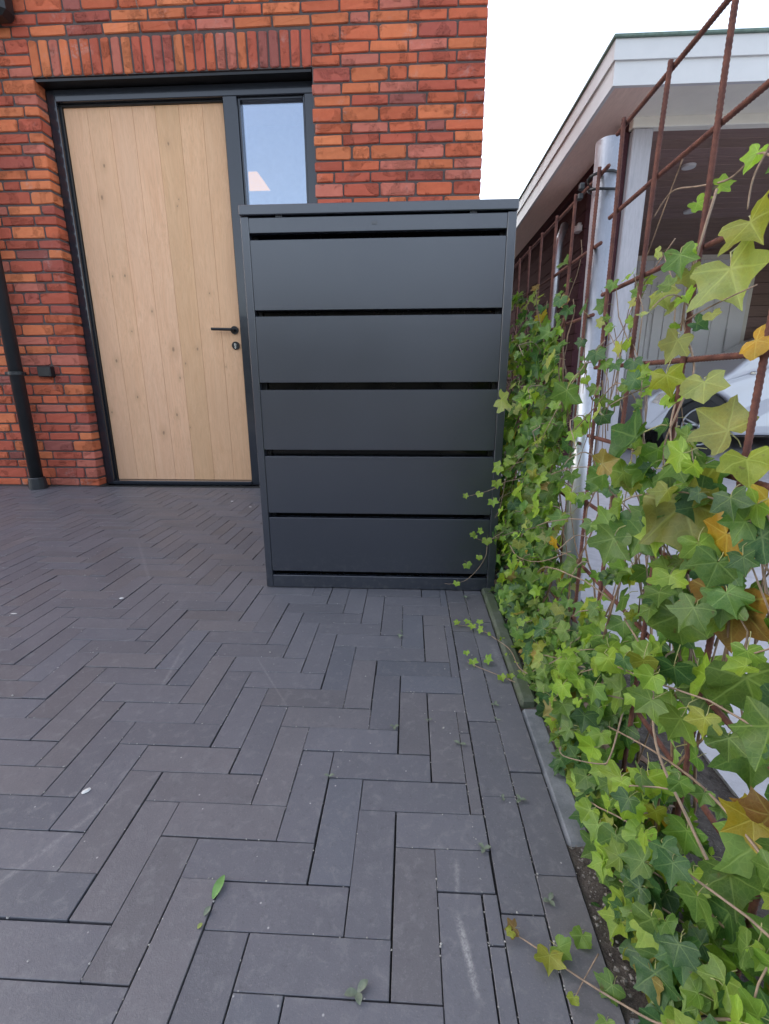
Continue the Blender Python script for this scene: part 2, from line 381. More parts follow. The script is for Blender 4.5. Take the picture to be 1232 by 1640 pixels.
M_weed = simple('weed_leaf', (.135, .165, .115), .55, nscale=90, var=.3)
M_dead = simple('dead_leaf', (.27, .17, .12), .8, nscale=60, var=.45)
M_roof = simple('dark_roof_tile', (.05, .045, .045), .7)
M_room = simple('room_plaster', (.50, .50, .52), .9)
M_glass = glass_mat()
def cabinet_mat(name, rough, col=(.021, .025, .034)):
    g = N(name); P = g.pos(); n = g.noise(P, 3, 3, .6); n2 = g.noise(P, 900, 2)
    cc = g.mix(g.rng(n, .3, .7), [q*.95 for q in col], [q*1.06 for q in col])
    cc = g.mix(g.m('MULTIPLY', g.rng(g.noise(P, 330, 3, .7), .66, .74, 0, .35), g.rng(g.noise(P, 6, 3), .4, .7)), cc, (.22, .215, .21))
    zz = g.n('ShaderNodeSeparateXYZ', 2, i_0=P)
    cc = g.mix(g.m('MULTIPLY', g.rng(zz, .0, .16, .35, 0), g.rng(g.noise(P, 55, 4, .7), .5, .68)), cc, (.15, .145, .14))
    return g.done(g.bsdf(Base_Color=cc, Roughness=g.rng(n, .35, .65, rough*.92, rough*1.08),
        Normal=g.bump(n2, .12, .0003), IOR=1.95))
M_cab = cabinet_mat('anthracite_powder_coat', .31, (.021, .026, .038)); M_cabin = simple('gloss_black_back_panel', (.006, .006, .007), .09, bump=0, spec=.22)

# ------------------------------------------------------------------ ground and paving
X0, UX, Y0, UY = -.0165, .0628, .389, .0648
o = MB().add([(-90, -90, -.10), (90, -90, -.10), (90, 90, -.10), (-90, 90, -.10)], [(0, 1, 2, 3)]).build('ground', M_asph); tag(o, kind='structure')
paving = MB().add([(-8, -3, -.009), (.254, -3, -.009), (.254, 3.3, -.009), (-8, 3.3, -.009)], [(0, 1, 2, 3)]).build('paving', M_jsand)
tag(paving, kind='structure')
def paver_tint():
    k = U(.90, 1.08); q = rnd()
    base = (.107, .108, .123) if q < .6 else ((.112, .109, .119) if q < .85 else (.101, .106, .124))
    return tuple(c*k for c in base)
GAP = .0009
pavers = []     # (x0,x1,y0,y1)
for j in range(-42, 44):
    for i in range(-126, 3):
        s = (i+j-3) % 6
        if s == 0:      # horizontal brick starts here
            pavers.append([X0+UX*i, X0+UX*(i+3), Y0+UY*j, Y0+UY*(j+1)])
        elif s == 3:    # vertical brick bottom cell
            pavers.append([X0+UX*i, X0+UX*(i+1), Y0+UY*j, Y0+UY*(j+3)])
cl = []
for a in pavers:
    a[1] = min(a[1], .1305); a[3] = min(a[3], 3.202)
    if a[1]-a[0] > .012 and a[3]-a[2] > .012 and a[3] > -2.5 and a[0] > -7.8: cl.append(a)
# cells of horizontal bricks whose start lies left of range are negligible
pavers = cl
for k in range(-12, 14):
    y = .6865+.1925*k
    pavers.append([.1316, .1922, y, min(y+.1925, 3.2)])
    y = .5495+.1935*k
    pavers.append([.1928, .2530, y, min(y+.1935, 3.2)])
def seen(x, y):     # inside the photographed wedge of ground
    return y > .36 and (x+.0535*y) > -.80*(y*.965+.18)-.05
pavers.sort(key=lambda a: (0 if seen((a[0]+a[1])/2, (a[2]+a[3])/2) else 1, ((a[0]+a[1])/2)**2+((a[2]+a[3])/2)**2))
cache = {}
field = MB()
for n, (x0, x1, y0, y1) in enumerate(pavers):
    if x1-x0 < .015 or y1-y0 < .015: continue
    hx, hy = (x1-x0)/2-GAP, (y1-y0)/2-GAP; cx, cy = (x0+x1)/2+max(-.0009, min(.0009, G(.0005))), (y0+y1)/2+max(-.0009, min(.0009, G(.0005)))
    tc = paver_tint()
    dz = -.001+G(.0006)
    if n < 300:
        key = (round(hx, 3), round(hy, 3), random.randrange(3))
        if key not in cache:
            b = MB().box(-hx+U(-.0002, .0003), hx+U(-.0003, .0002), -hy+U(-.0002, .0003), hy+U(-.0003, .0002), -.05, 0, .0007)
            cache[key] = b.mesh('paver', M_pav)
        o = inst('paver', cache[key], paving, (cx, cy, dz), (G(.0022), G(.0022), G(.0022)), tc)
    else:
        sx, sy = G(.0018), G(.0018)
        x0_, x1_, y0_, y1_ = cx-hx, cx+hx, cy-hy, cy+hy; b = .0008
        def z(x, y): return dz+sx*(x-cx)+sy*(y-cy)
        vs = [(x0_, y0_, -.03), (x1_, y0_, -.03), (x1_, y1_, -.03), (x0_, y1_, -.03),
              (x0_, y0_, z(x0_, y0_)-b), (x1_, y0_, z(x1_, y0_)-b), (x1_, y1_, z(x1_, y1_)-b), (x0_, y1_, z(x0_, y1_)-b),
              (x0_+b, y0_+b, z(x0_, y0_)), (x1_-b, y0_+b, z(x1_, y0_)), (x1_-b, y1_-b, z(x1_, y1_)), (x0_+b, y1_-b, z(x0_, y1_))]
        fs = [(8, 9, 10, 11)]+[(a, (a+1) % 4, 4+(a+1) % 4, 4+a) for a in range(4)]+[(4+a, 4+(a+1) % 4, 8+(a+1) % 4, 8+a) for a in range(4)]
        field.add(vs, fs, 0, tc)
o = field.build('paver', M_pavS, paving); tag(o, kind='stuff')

# kerb stones between the paving and the ivy bed
kerb = empty('kerb', (.275, 1, 0)); tag(kerb, kind='structure')
kz = [(-1.2, .395, 0, .286, -.004), (.60, .93, 0, .2985, -.001), (.935, 1.50, 1, .291, .016), (1.505, 2.4, 1, .291, .012), (2.405, 3.2, 0, .291, .004)]
for a, b, ms, xr, zt in kz:
    m = MB().box(.2555, xr, a, b, -.2, zt, .006); o = m.build('kerb_stone', M_kerbmoss if ms else M_kerb, kerb); o.location = (-.275, -1, 0)
# soil strip
m = MB(); nx, ny = 18, 160
vs = []
for j in range(ny+1):
    for i in range(nx+1):
        x = .2545+i*.3305/nx; y = -1.2+j*4.4/ny
        h = noise.fractal(Vector((x*14, y*14, 3)), 1, 2, 4)*(.012 if x > .31 else .003)
        vs.append((x, y, -.008+h+.012*math.sin((i/nx)*math.pi)))
m.add(vs, [(j*(nx+1)+i, j*(nx+1)+i+1, (j+1)*(nx+1)+i+1, (j+1)*(nx+1)+i) for j in range(ny) for i in range(nx)])
soil = m.build('soil_bed', M_soil, smooth=True); tag(soil, kind='structure')
# gravel crumbs on the soil and along the joints
def pebble(mb, x, y, z, r, col=None):
    a = U(0, 6.28); q = [U(.6, 1.2) for _ in range(6)]
    vs = [(x+math.cos(a+i*1.571)*r*q[i], y+math.sin(a+i*1.571)*r*q[i], z) for i in range(4)]+[(x, y, z+r*.7*q[4]), (x, y, z-r*.5)]
    mb.add(vs, [(0, 1, 4), (1, 2, 4), (2, 3, 4), (3, 0, 4), (1, 0, 5), (2, 1, 5), (3, 2, 5), (0, 3, 5)], 0, col)
mb = MB()
for _ in range(2600):
    x = (.295 if .6 < (y_ := U(.2, 2.0)) < 1.5 else .256)+abs(G(.05)); y = y_; pebble(mb, x, y, .001, abs(G(.0016))+.0005)
o = mb.build('bed_gravel', simple('gravel', (.17, .155, .14), .9, nscale=260, var=.75)); tag(o, 'fine grey gravel and grit lying on the soil under the ivy', 'gravel', kind='stuff')
mb = MB()
for _ in range(1300):      # grit caught in joints
    a = random.choice(pavers[:420]); e = random.randrange(4)
    t = rnd(); 
    x = a[0]+(a[1]-a[0])*t if e < 2 else (a[0] if e == 2 else a[1]); y = a[2]+(a[3]-a[2])*t if e > 1 else (a[2] if e == 0 else a[3])
    pebble(mb, x+G(.0007), y+G(.0007), .0001, U(.0008, .0022))
for y in [U(.37, 1.5) for _ in range(300)]:
    pebble(mb, random.choice((.1315, .1925, .1925, .109))+G(.0012), y, .0001, U(.0005, .0016))
for _ in range(260): pebble(mb, U(-2.0, .25), U(.4, 3.1), .0003, U(.0005, .0022) if rnd() < .85 else U(.002, .004))
o = mb.build('joint_grit', simple('grit', (.33, .32, .30), .85, nscale=200, var=.5)); tag(o, 'pale sandy grit scattered in the joints of the dark pavers', 'grit', kind='stuff')

# neighbour's driveway beyond the fence
m = MB().box(.585, 9, -3, 9, -.12, -.005); drive = m.build('driveway', M_neigh); tag(drive, kind='structure')
# low strip of the bed behind the house corner so that nothing floats
m = MB().box(.40, .585, 3.2, 9, -.12, -.01); o = m.build('verge', M_soil); tag(o, kind='structure')

# ------------------------------------------------------------------ house
YW = 3.2095
house = empty('brick_house', (-3, YW, 0))
tag(house, 'house of rough orange-red bricks with the oak front door and narrow side window', 'house')
HL = (3, -YW, 0)           # children are written in world space and shifted back
def H(mb, name, mats, parent=None, **k):
    o = mb.build(name, mats, parent or house, **k)
    if not parent: o.location = HL
    return o
OX0, OX1, OZ = -2.205, -.577, 2.421      # opening
XR = .398
YB = YW+.007
m = MB()
m.box(-9, OX0-.007, YB, YW+.30, -.1, 6.6); m.box(OX1+.004, XR-.009, YB, YW+.30, -.1, 6.6); m.box(OX0-.007, OX1+.004, YB, YW+.30, OZ+.005, 6.6)
m.box(-9, -8.7, YW+.30, 12, -.1, 6.6); m.box(XR-.30, XR-.009, YW+.30, 4.9, -.1, 6.6); m.box(-3.0, XR-.30, 4.6, 4.9, -.1, 6.6); m.box(-3.3, -3.0, 4.6, 12, -.1, 6.6); m.box(-8.7, -3.3, 11.7, 12, -.1, 6.6)
wall = H(m, 'wall', M_mortar)
# brick outlines
PAL = [((.52, .165, .065), 4), ((.46, .125, .055), 5), ((.39, .100, .055), 4), ((.54, .185, .072), 1.0), ((.33, .092, .060), 2), ((.27, .095, .07), .6), ((.44, .150, .095), 3)]
def brick_tint():
    t = U(0, sum(q for _, q in PAL))
    for c, q in PAL:
        t -= q
        if t <= 0: break
    k = U(.86, 1.14); return (c[0]*k*1.24, c[1]*k*1.12, c[2]*k*1.22)
def brick_mb(hx, hz, dp, seed):
    r = random.Random(seed); u = lambda a: r.uniform(-a, a)
    # front ring of 8 points (corners worn), 2 rows; slightly irregular
    cr = min(.012, hz*.35)*r.uniform(.5, 1.1)
    ring = []
    for sx, sz in ((-1, -1), (1, -1), (1, 1), (-1, 1)):
        a = (sx*(hx+u(.002)), sz*(hz+u(.0018)))
        p1 = (a[0]-sx*cr, a[1]+u(.0012)); p2 = (a[0]+u(.001), a[1]-sz*cr*.6)
        ring += [p2, p1] if sx*sz > 0 else [p1, p2]
    b = .0030
    outer = [(x, b+.001+abs(u(.0012)), z) for x, z in ring]; n = len(ring)
    inner = [(x*(1-b*1.4/hx), u(.0011), z*(1-b*1.2/hz)) for x, z in ring]
    back = [(x, dp, z) for x, z in ring]
    cen = [(-hx*.45, u(.0016), u(hz*.4)), (hx*.4, u(.0016), u(hz*.4))]
    vs = outer+inner+back+cen
    fs = []
    for i in range(n):
        j = (i+1) % n
        fs.append((i, j, n+j, n+i)); fs.append((2*n+i, 2*n+j, j, i))
    # inner face: fan to two centres.  order in ring: 0..7
    L = [i for i in range(n) if ring[i][0] < 0]; Rr = [i for i in range(n) if ring[i][0] >= 0]
    for i in range(n):
        j = (i+1) % n
        if ring[i][0] < 0 and ring[j][0] < 0: fs.append((n+i, n+j, 3*n))
        elif ring[i][0] >= 0 and ring[j][0] >= 0: fs.append((n+i, n+j, 3*n+1))
        elif ring[i][0] < 0: fs.append((n+i, n+j, 3*n+1, 3*n))
        else: fs.append((n+i, n+j, 3*n, 3*n+1))
    return vs, fs
F = .2155; J = .0105
# course list, going down from the top of a period
zt = []
P0 = .1350; PER = .19055
z = P0-PER
while z < 6.5:
    for h, kind in ((.0572, 2), (.0573, 1), (.0760, 0)):     # bottom to top: thin, thin, thick
        zt.append((z, z+h, kind)); z += h
rows = [(a, b, k) for a, b, k in zt if b > .01]
rows = [(max(a, -.045), b, k) for a, b, k in rows]
allb = []    # (xc, zc, hx, hz, visible)
HP = [0, 3, 2, 1, 4]
def zrow(n): return n
for ri, (za, zb, kd) in enumerate(rows):
    hz = (zb-za-J)/2; zc = (za+zb)/2
    A = (ri % 2 == 0)
    hp = HP[(ri//2*2+1) % 5] if not A else 0
    # fill from the right corner leftwards
    segs = []
    x = XR
    first = True; cnt = 0
    while x > -8.9:
        if first and A: L = F*.75
        elif not A and cnt % 5 == hp and (cnt < 5 or rnd() < .8): L = F*.5
        else: L = F
        if first is False and rnd() < .0: L = F
        first = False; cnt += 1
        segs.append((x-L, x)); x -= L
    for a, b in segs:
        parts = [(a, b)]
        if za < OZ+.19 and zb > OZ+.001 and False: pass
        inlint = (zc > OZ and zc < OZ+.186)
        inopen = zc < OZ
        if inlint or inopen:
            e0, e1 = (OX0, OX1) if inopen else (-2.212, -.572)
            np_ = []
            if a < e0: np_.append((a, min(b, e0)))
            if b > e1: np_.append((max(a, e1), b))
            parts = np_
        # drop slivers by merging: a sliver beside the opening is left to its neighbour
        for a2, b2 in parts:
            if b2-a2 < .03: continue
            vis = zc < 2.95 and b2 > -3.15 and not (zc < 1.70 and a2 > -.6)
            if inopen or inlint:      # bricks at the reveal run right to the edge
                if b2 == e0: b2 += J/2
                if a2 == e1: a2 -= J/2
            if b2 == XR: b2 += J/2
            allb.append(((a2+b2)/2, zc, (b2-a2-J)/2, hz, vis))
# soldier course over the opening
nS = 27; wS = 1.64/nS
for i in range(nS):
    allb.append((-2.212+wS*(i+.5), OZ+.0905+.002, -(wS-J)/2, .0855, True))
allb.sort(key=lambda b: (0 if b[4] else 1, (b[0]+.6)**2+(b[1]-1.9)**2))
bc = {}; fld = MB()
for n, (xc, zc, hx, hz, vis) in enumerate(allb):
    sold = hx < 0; hx = abs(hx); tc = brick_tint(); dy = U(-.0022, .0016)
    dp = .085
    if n < 300 and vis:
        key = (round(hx, 3), round(hz, 3), random.randrange(3 if not sold else 6))
        if key not in bc:
            q = MB(); q.add(*brick_mb(hx, hz, dp, hash(key) % 9999)); bc[key] = q.mesh('brick', M_brick)
        o = inst('brick', bc[key], wall, (xc, YW+dy, zc), (0, G(.006), 0), tc)
    else:
        if vis or zc < 3.4:
            vs, fs = brick_mb(hx, hz, .02 if not vis else dp, n); fld.add([(x+xc, y+YW+dy, z+zc) for x, y, z in vs], fs, 0, tc)
        else:
            b = .002; x0, x1, z0, z1 = xc-hx, xc+hx, zc-hz, zc+hz; y = YW+dy
            fld.add([(x0, y+.02, z0), (x1, y+.02, z0), (x1, y+.02, z1), (x0, y+.02, z1), (x0+b, y, z0+b), (x1-b, y, z0+b), (x1-b, y, z1-b), (x0+b, y, z1-b)],
                    [(4, 5, 6, 7), (0, 1, 5, 4), (1, 2, 6, 5), (2, 3, 7, 6), (3, 0, 4, 7)], 0, tc)
# bricks along the right-hand gable, seen only from the side
for ri, (za, zb, kd) in enumerate(rows):
    y = YW+.10+(.11 if ri % 2 else 0)
    while y < 4.7:
        x = XR+U(-.002, .002); c = brick_tint(); y1 = y+F-J
        fld.add([(x-.02, y, za), (x-.02, y1, za), (x-.02, y1, zb-J), (x-.02, y, zb-J), (x, y+.002, za+.002), (x, y1-.002, za+.002), (x, y1-.002, zb-J-.002), (x, y+.002, zb-J-.002)],
                [(4, 5, 6, 7), (0, 1, 5, 4), (1, 2, 6, 5), (2, 3, 7, 6), (3, 0, 4, 7)], 0, c); y += F
o = fld.build('brick', M_brickS, wall); tag(o, kind='stuff')
m = MB(); m.prism([(2.9, 6.6), (12.3, 6.6), (12.3, 6.75), (7.6, 9.6), (2.9, 6.75)], 0, -9.3, -2.9); m.box(-2.9, .6, 2.95, 5.1, 6.6, 6.75); H(m, 'roof', M_roof)
# floor and interior of the hall behind the window
m = MB(); m.box(-3.3, XR-.3, YW+.3, 4.6, -.1, -.02); m.box(-3.3, XR-.3, YW+.3, 4.6, 2.75, 2.85); m.box(-3.3, XR-.3, 4.55, 4.6, -.02, 2.75); m.box(-3.4, -3.3, YW+.3, 4.6, -.02, 2.75); H(m, 'interior', M_room)

# lintel steel angle and recess head
m = MB(); m.box(OX0+.003, OX1-.003, YW+.012, YW+.295, OZ-.014, OZ-.001); H(m, 'lintel_plate', M_dkmetal)
YF = YW+.085          # face of the door frame
door = empty('door', (-1.65, YF, 0)); door.parent = house; door.location = (-1.65+3, YF-YW, 0)
def D(mb, name, mats, loc=(1.65, -YF, 0), parent=None, **k):
    o = mb.build(name, mats, parent or door, **k); o.location = loc if not parent else (0, 0, 0); return o
ZF = OZ-.016
def bar(x0, x1, z0, z1, y0=YF, y1=YF+.09, b=.003): return MB().box(x0, x1, y0, y1, z0, z1, b)
# outer frame: jambs, head, mullion, threshold
D(bar(OX0+.002, -2.150, 0, ZF), 'jamb', M_frame)
D(bar(-1.128, -1.043, 0, ZF-.062), 'jamb', M_frame)
D(bar(-2.150, OX1-.003, ZF-.062, ZF), 'head', M_frame)
D(bar(-2.150, -1.128, 0, .028, YF-.012, YF+.09), 'threshold', M_frame)
m = MB(); m.box(-2.150, -2.139, YF+.03, YF+.09, .028, ZF-.062, .002); m.box(-1.139, -1.128, YF+.03, YF+.09, .028, ZF-.062, .002); m.box(-2.139, -1.139, YF+.03, YF+.09, ZF-.074, ZF-.062, .002)
D(m, 'door_stop', M_black)
# leaf of seven upright oak planks, V-jointed
LX0, LX1, LZ0, LZ1 = -2.137, -1.141, .030, 2.330
leafw = (LX1-LX0)
edges = [0, .146, .289, .433, .575, .722, .868, 1.0]
YL = YF+.045
m = MB(); m.box(LX0, LX1, YL+.012, YL+.05, LZ0, LZ1); D(m, 'door_leaf', M_oak)
for a, b in zip(edges[:-1], edges[1:]):
    x0, x1 = LX0+a*leafw+.0005, LX0+b*leafw-.0005; v = .0010
    pts = [(x0, YL+.012), (x0, YL+v), (x0+v, YL), (x1-v, YL), (x1, YL+v), (x1, YL+.012)]
    m = MB(); m.prism(pts, 2, LZ0, LZ1); D(m, 'plank', M_oak)
# handle and lock
def disc(mb, x, z, r, y0, y1, k=24, ax=1):
    pts = [(x+r*math.cos(2*math.pi*i/k), z+r*math.sin(2*math.pi*i/k)) for i in range(k)][::-1]
    mb.prism(pts, ax, y0, y1); return mb
hx_, hz_ = -1.180, 1.050
m = disc(MB(), hx_, hz_, .026, YL-.009, YL-.0005); m.tube([(hx_, YL-.009, hz_), (hx_, YL-.042, hz_), (hx_-.006, YL-.050, hz_), (hx_-.14, YL-.050, hz_+.004)], [.0095, .0095, .0095, .0092], 12)
D(m, 'door_handle', M_dkmetal, smooth=False)
m = disc(MB(), hx_, hz_-.098, .026, YL-.010, YL-.0005); D(m, 'lock_rose', M_dkmetal)
m = disc(MB(), hx_-.001, hz_-.092, .009, YL-.0135, YL-.0105, 16); m.box(hx_-.006, hx_+.004, YL-.0130, YL-.0105, hz_-.118, hz_-.099); D(m, 'lock_cylinder', M_chrome)

# side window
win = empty('window'); win.parent = house; win.location = (-.84+3, YF-YW, 0)
def Wn(mb, name, mats): o = mb.build(name, mats, win); o.location = (.84, -YF, 0); return o
Wn(bar(-.640, OX1-.003, 0, ZF-.062), 'frame_side', M_frame)
Wn(bar(-1.043, -.640, 0, .07), 'frame_sill', M_frame)
m = MB(); m.box(-1.043, -1.030, YF+.018, YF+.09, .07, ZF-.062, .002); m.box(-.653, -.640, YF+.018, YF+.09, .07, ZF-.062, .002)
m.box(-1.030, -.653, YF+.018, YF+.09, ZF-.075, ZF-.062, .002); m.box(-1.030, -.653, YF+.018, YF+.09, .07, .085, .002); Wn(m, 'glazing_bead', M_frame)
m = MB(); m.box(-1.030, -.653, YF+.045, YF+.049, .085, ZF-.075); Wn(m, 'pane', M_glass)
# hall ceiling lamp behind the glass: a thing of its own
lampm = MB()
lx, ly, lz = -1.262, 4.15, 2.192
lampm.add([(lx-.13, ly-.13, lz), (lx+.13, ly-.13, lz), (lx+.13, ly+.13, lz), (lx-.13, ly+.13, lz), (lx-.095, ly-.095, lz+.050), (lx+.095, ly-.095, lz+.050), (lx+.095, ly+.095, lz+.050), (lx-.095, ly+.095, lz+.050)],
          [(0, 1, 5, 4), (1, 2, 6, 5), (2, 3, 7, 6), (3, 0, 4, 7), (4, 5, 6, 7), (3, 2, 1, 0)])
hl = empty('pendant_lamp', (0, 0, 0)); tag(hl, 'lit warm orange lampshade hanging in the hall behind the side window', 'lamp')
lampm.build('lamp_shade', emis('lit_shade', (1., .42, .0), .34), hl)
MB().tube([(lx, ly, lz+.1), (lx, ly, 2.75)], .004, 6).build('cord', M_black, hl)

# rainwater pipe, part of the house
dp = empty('downpipe'); dp.parent = house; dp.location = (0, 0, 0)
def DP(mb, name, mats, **k): o = mb.build(name, mats, dp, **k); o.location = HL; return o
px, py = -2.598, 3.135
DP(MB().tube([(px, py, .07), (px, py, 6.4)], .0405, 24), 'pipe', M_pvc, smooth=True)
DP(MB().tube([(px, py, .0), (px, py, .002), (px, py, .075), (px, py, .08)], [.057, .057, .052, .047], 24), 'pipe_shoe', M_pvc)
for zz in (.775, 2.5):
  m = MB(); m.tube([(px, py, zz-.011), (px, py, zz-.01), (px, py, zz+.01), (px, py, zz+.011)], [.042, .046, .046, .042], 24); m.box(px-.075, px-.04, py-.008, py+.006, zz-.010, zz+.010, .003); m.box(px-.012, px+.012, py+.03, YW+.005, zz-.008, zz+.008)
  DP(m, 'pipe_bracket', M_pvc)
H(MB().box(-2.478, -2.386, YW-.045, YW+.004, .752, .820, .006), 'wall_socket_box', M_black)
# dark wall lantern at the top left
m = MB(); m.box(-2.50, -2.238, YW-.115, YW+.004, 2.665, 2.86, .028); H(m, 'wall_lamp', M_black)
# dry stalk caught in the wall above the lintel
o = MB().tube([(-1.545, YW-.004, 2.78), (-1.535, YW-.012, 2.73), (-1.52, YW-.010, 2.70)], [.003, .003, .0008], 5).build('dry_stalk', M_dead); tag(o, 'pale dry stalk caught on the bricks above the oak door', 'stalk')

# unseen dark planting added behind the viewer to darken what the cabinet panels mirror
hm = MB(); nx, nz = 90, 14; vs = []
def hp(i, j, side):
    x = -14+i*26/nx; z = -.1+j*2.9/nz; q = noise.fractal(Vector((x*1.7, z*1.7, side*5)), 1, 2, 5)*.22+noise.noise(Vector((x*9, z*9, side)))*.06
    return (x, -9.2-side*1.2+(q if side == 0 else -q), z+(q*.5 if j == nz else 0))
for side in (0, 1): vs += [hp(i, j, side) for j in range(nz+1) for i in range(nx+1)]
A_ = (nx+1)*(nz+1); fs = [(j*(nx+1)+i, j*(nx+1)+i+1, (j+1)*(nx+1)+i+1, (j+1)*(nx+1)+i) for j in range(nz) for i in range(nx)]
fs += [tuple(A_+q for q in f[::-1]) for f in fs]+[(nz*(nx+1)+i, nz*(nx+1)+i+1, A_+nz*(nx+1)+i+1, A_+nz*(nx+1)+i) for i in range(nx)]
o = hm.add(vs, fs).build('added_hedge', simple('added_hedge_grey', (.050, .054, .050), .9, nscale=14, var=.6, bump=1, bscale=40, bd=.05)); tag(o, 'dark planting added out of view to darken the reflection in the cabinet', 'added_hedge')

# ------------------------------------------------------------------ bin cabinet
YC = 1.547
cab = empty('bin_cabinet', (-.103, YC+.35, 0)); tag(cab, 'tall anthracite slatted bin cabinet standing on the dark pavers by the ivy', 'cabinet')
def C(mb, name, mats=None, **k):
    o = mb.build(name, mats or M_cab, cab, **k); o.location = (.103, -YC-.35, 0); return o
CX0, CX1 = -.5045, .2985; YCB = YC+.72
C(MB().box(CX0, CX0+.0235, YC, YCB, .002, 1.1735, .0015), 'side_panel')
C(MB().box(CX1-.0255, CX1, YC, YCB, .002, 1.1735, .0015), 'side_panel')
xi0, xi1 = CX0+.0240, CX1-.0260
C(MB().box(xi0, xi1, YC+.0008, YC+.022, .002, .0465, .0012), 'plinth')
C(MB().box(xi0, xi1, YC+.0008, YC+.022, 1.1305, 1.1710, .0012), 'top_rail')
C(MB().box(CX0-.002, CX1+.003, YC-.006, YCB+.006, 1.1765, 1.2035, .0022), 'lid')
for q in (-.40, .165): C(MB().box(q, q+.02, YC+.0015, YC+.012, 1.1712, 1.1765), 'hinge_clip', M_black)
for z0, z1 in ((.0635, .2585), (.2755, .4690), (.4910, .6815), (.7045, .9010), (.9185, 1.1120)):
    # sheet front with its top edge folded back
    m = MB(); m.box(xi0+.0005, xi1-.0005, YC+.0005, YC+.0030, z0, z1, .0009); m.box(xi0+.002, xi1-.002, YC+.0031, YC+.030, z1-.0022, z1-.0004); m.box(xi0+.002, xi1-.002, YC+.0031, YC+.030, z0+.0004, z0+.0022)
    C(m, 'slat_panel')
C(MB().box(xi0+.001, xi1-.001, YC+.045, YC+.050, .004, 1.170), 'back_sheet', M_cabin)
C(MB().box(xi0, xi0+.014, YC+.034, YC+.044, .05, 1.13), 'inner_upright', M_dkmetal); C(MB().box(xi1-.014, xi1, YC+.034, YC+.044, .05, 1.13), 'inner_upright', M_dkmetal)
C(MB().box(CX0+.0240, CX1-.0260, YCB-.02, YCB-.002, .002, 1.1735), 'rear_panel')
m = MB(); m.box(-.1175, -.1005, YC-.0002, YC+.0010, 1.1475, 1.1555, .0003); C(m, 'badge', cabinet_mat('badge_grey', .5, (.045, .05, .055)))

# ------------------------------------------------------------------ rebar fence with steel post
fence = empty('rebar_fence', (.40, 1.2, 0)); tag(fence, 'rusty reinforcing-mesh fence on a galvanised tube post, overgrown with ivy', 'fence')
FO = (-.40, -1.2, 0)
def Fo(mb, name, mats, parent=None, **k):
    o = mb.build(name, mats, parent or fence, **k)
    if not parent: o.location = FO
    return o
def rebar(pts, r, ribs=True, k=8):
    pts = [Vector(q) for q in pts]; L = sum((b-a).length for a, b in zip(pts, pts[1:]))
    n = int(L/(.0034 if ribs else .04))+2; out = []; rad = []
    for i in range(n):
        t = i/(n-1)*(len(pts)-1); j = min(int(t), len(pts)-2); f = t-j
        q = pts[j].lerp(pts[j+1], f); q = q+Vector((noise.noise(q*5)*.0012, noise.noise(q*5+Vector((9, 0, 0)))*.0012, 0))
        out.append(q); rad.append(r*(1.11 if (ribs and i % 2) else .95))
    return MB().tube(out, rad, k)
XF = .40; RB = .0040
front_y = [(.13, .125), (.285, .28), (.437, .43), (.592, .583), (.766, .745), (.922, .942), (1.088, 1.058)]   # (top, bottom) lean
ZF_ = [1.179, 1.030, .882, .733, .584, .435, .286, .137]
for yt, yb in front_y:
    ztop = 1.186 if yt > .8 else 1.55
    Fo(rebar([(XF, yb, -.03), (XF, (yt+yb)/2, ztop/2), (XF, yt, ztop)], RB), 'vertical_bar', M_rust, smooth=True)
for i, zz in enumerate(ZF_):
    Fo(rebar([(XF+.0075, .0, zz+.002), (XF+.0072, .55, zz+U(-.003, .003)), (XF+.0075, 1.135-.004*i, zz)], RB), 'horizontal_bar', M_rust, smooth=True)
for zz in (1.328, 1.477): Fo(rebar([(XF+.0075, .0, zz), (XF+.0075, .84, zz-.001)], RB), 'horizontal_bar', M_rust, smooth=True)
for i in range(12):
    y = 1.235+.158*i
    Fo(rebar([(XF+.012, y-.01, -.03), (XF+.012, y, 1.160)], RB, ribs=i < 8), 'vertical_bar', M_rust, smooth=True)
for zz in (1.150, 1.001, .852, .705, .556, .407, .258, .11):
    Fo(rebar([(XF+.0195, 1.20, zz), (XF+.0195, 3.02, zz+.018)], RB), 'horizontal_bar', M_rust, smooth=True)
PX, PYT, PYB = .4395, 1.270, 1.213
post = Fo(MB().tube([(PX-.004, PYB-.02, -.1), (PX, PYT, 1.222), (PX, PYT, 1.2222), (PX, PYT, 1.2223)], [.0278, .0278, .0271, .0235], 32, cap=True), 'post', M_galv)
for pl in post.data.polygons:
    if len(pl.vertices) == 4: pl.use_smooth = True
# cable ties round the post and both outermost bars
def ring(cx, cy, r, z0, tilt, bul, wdt):
    pts = []
    for i in range(33):
        a = 2*math.pi*i/32; rr = r+bul*max(0, math.cos(a-math.pi*1.12))**4
        pts.append((cx+rr*math.cos(a), cy+rr*math.sin(a), z0+tilt*math.sin(a)))
    return MB().tube(pts, wdt, 6, cap=False, flat=.45)
t1 = Fo(ring(PX, PYT-.004, .0285, 1.142, -.012, .016, .0030), 'cable_tie', M_black, post); t2 = Fo(ring(PX, PYT-.006, .0285, 1.122, .004, .014, .0030), 'cable_tie', M_black, post)
Fo(MB().box(PX-.058, PX-.046, PYT-.006, PYT+.008, 1.128, 1.142, .002), 'tie_head', M_black, post)
Fo(MB().box(PX-.060, PX-.048, PYT-.008, PYT+.006, 1.108, 1.121, .002), 'tie_head', M_black, post)
for q in fence.children: pass

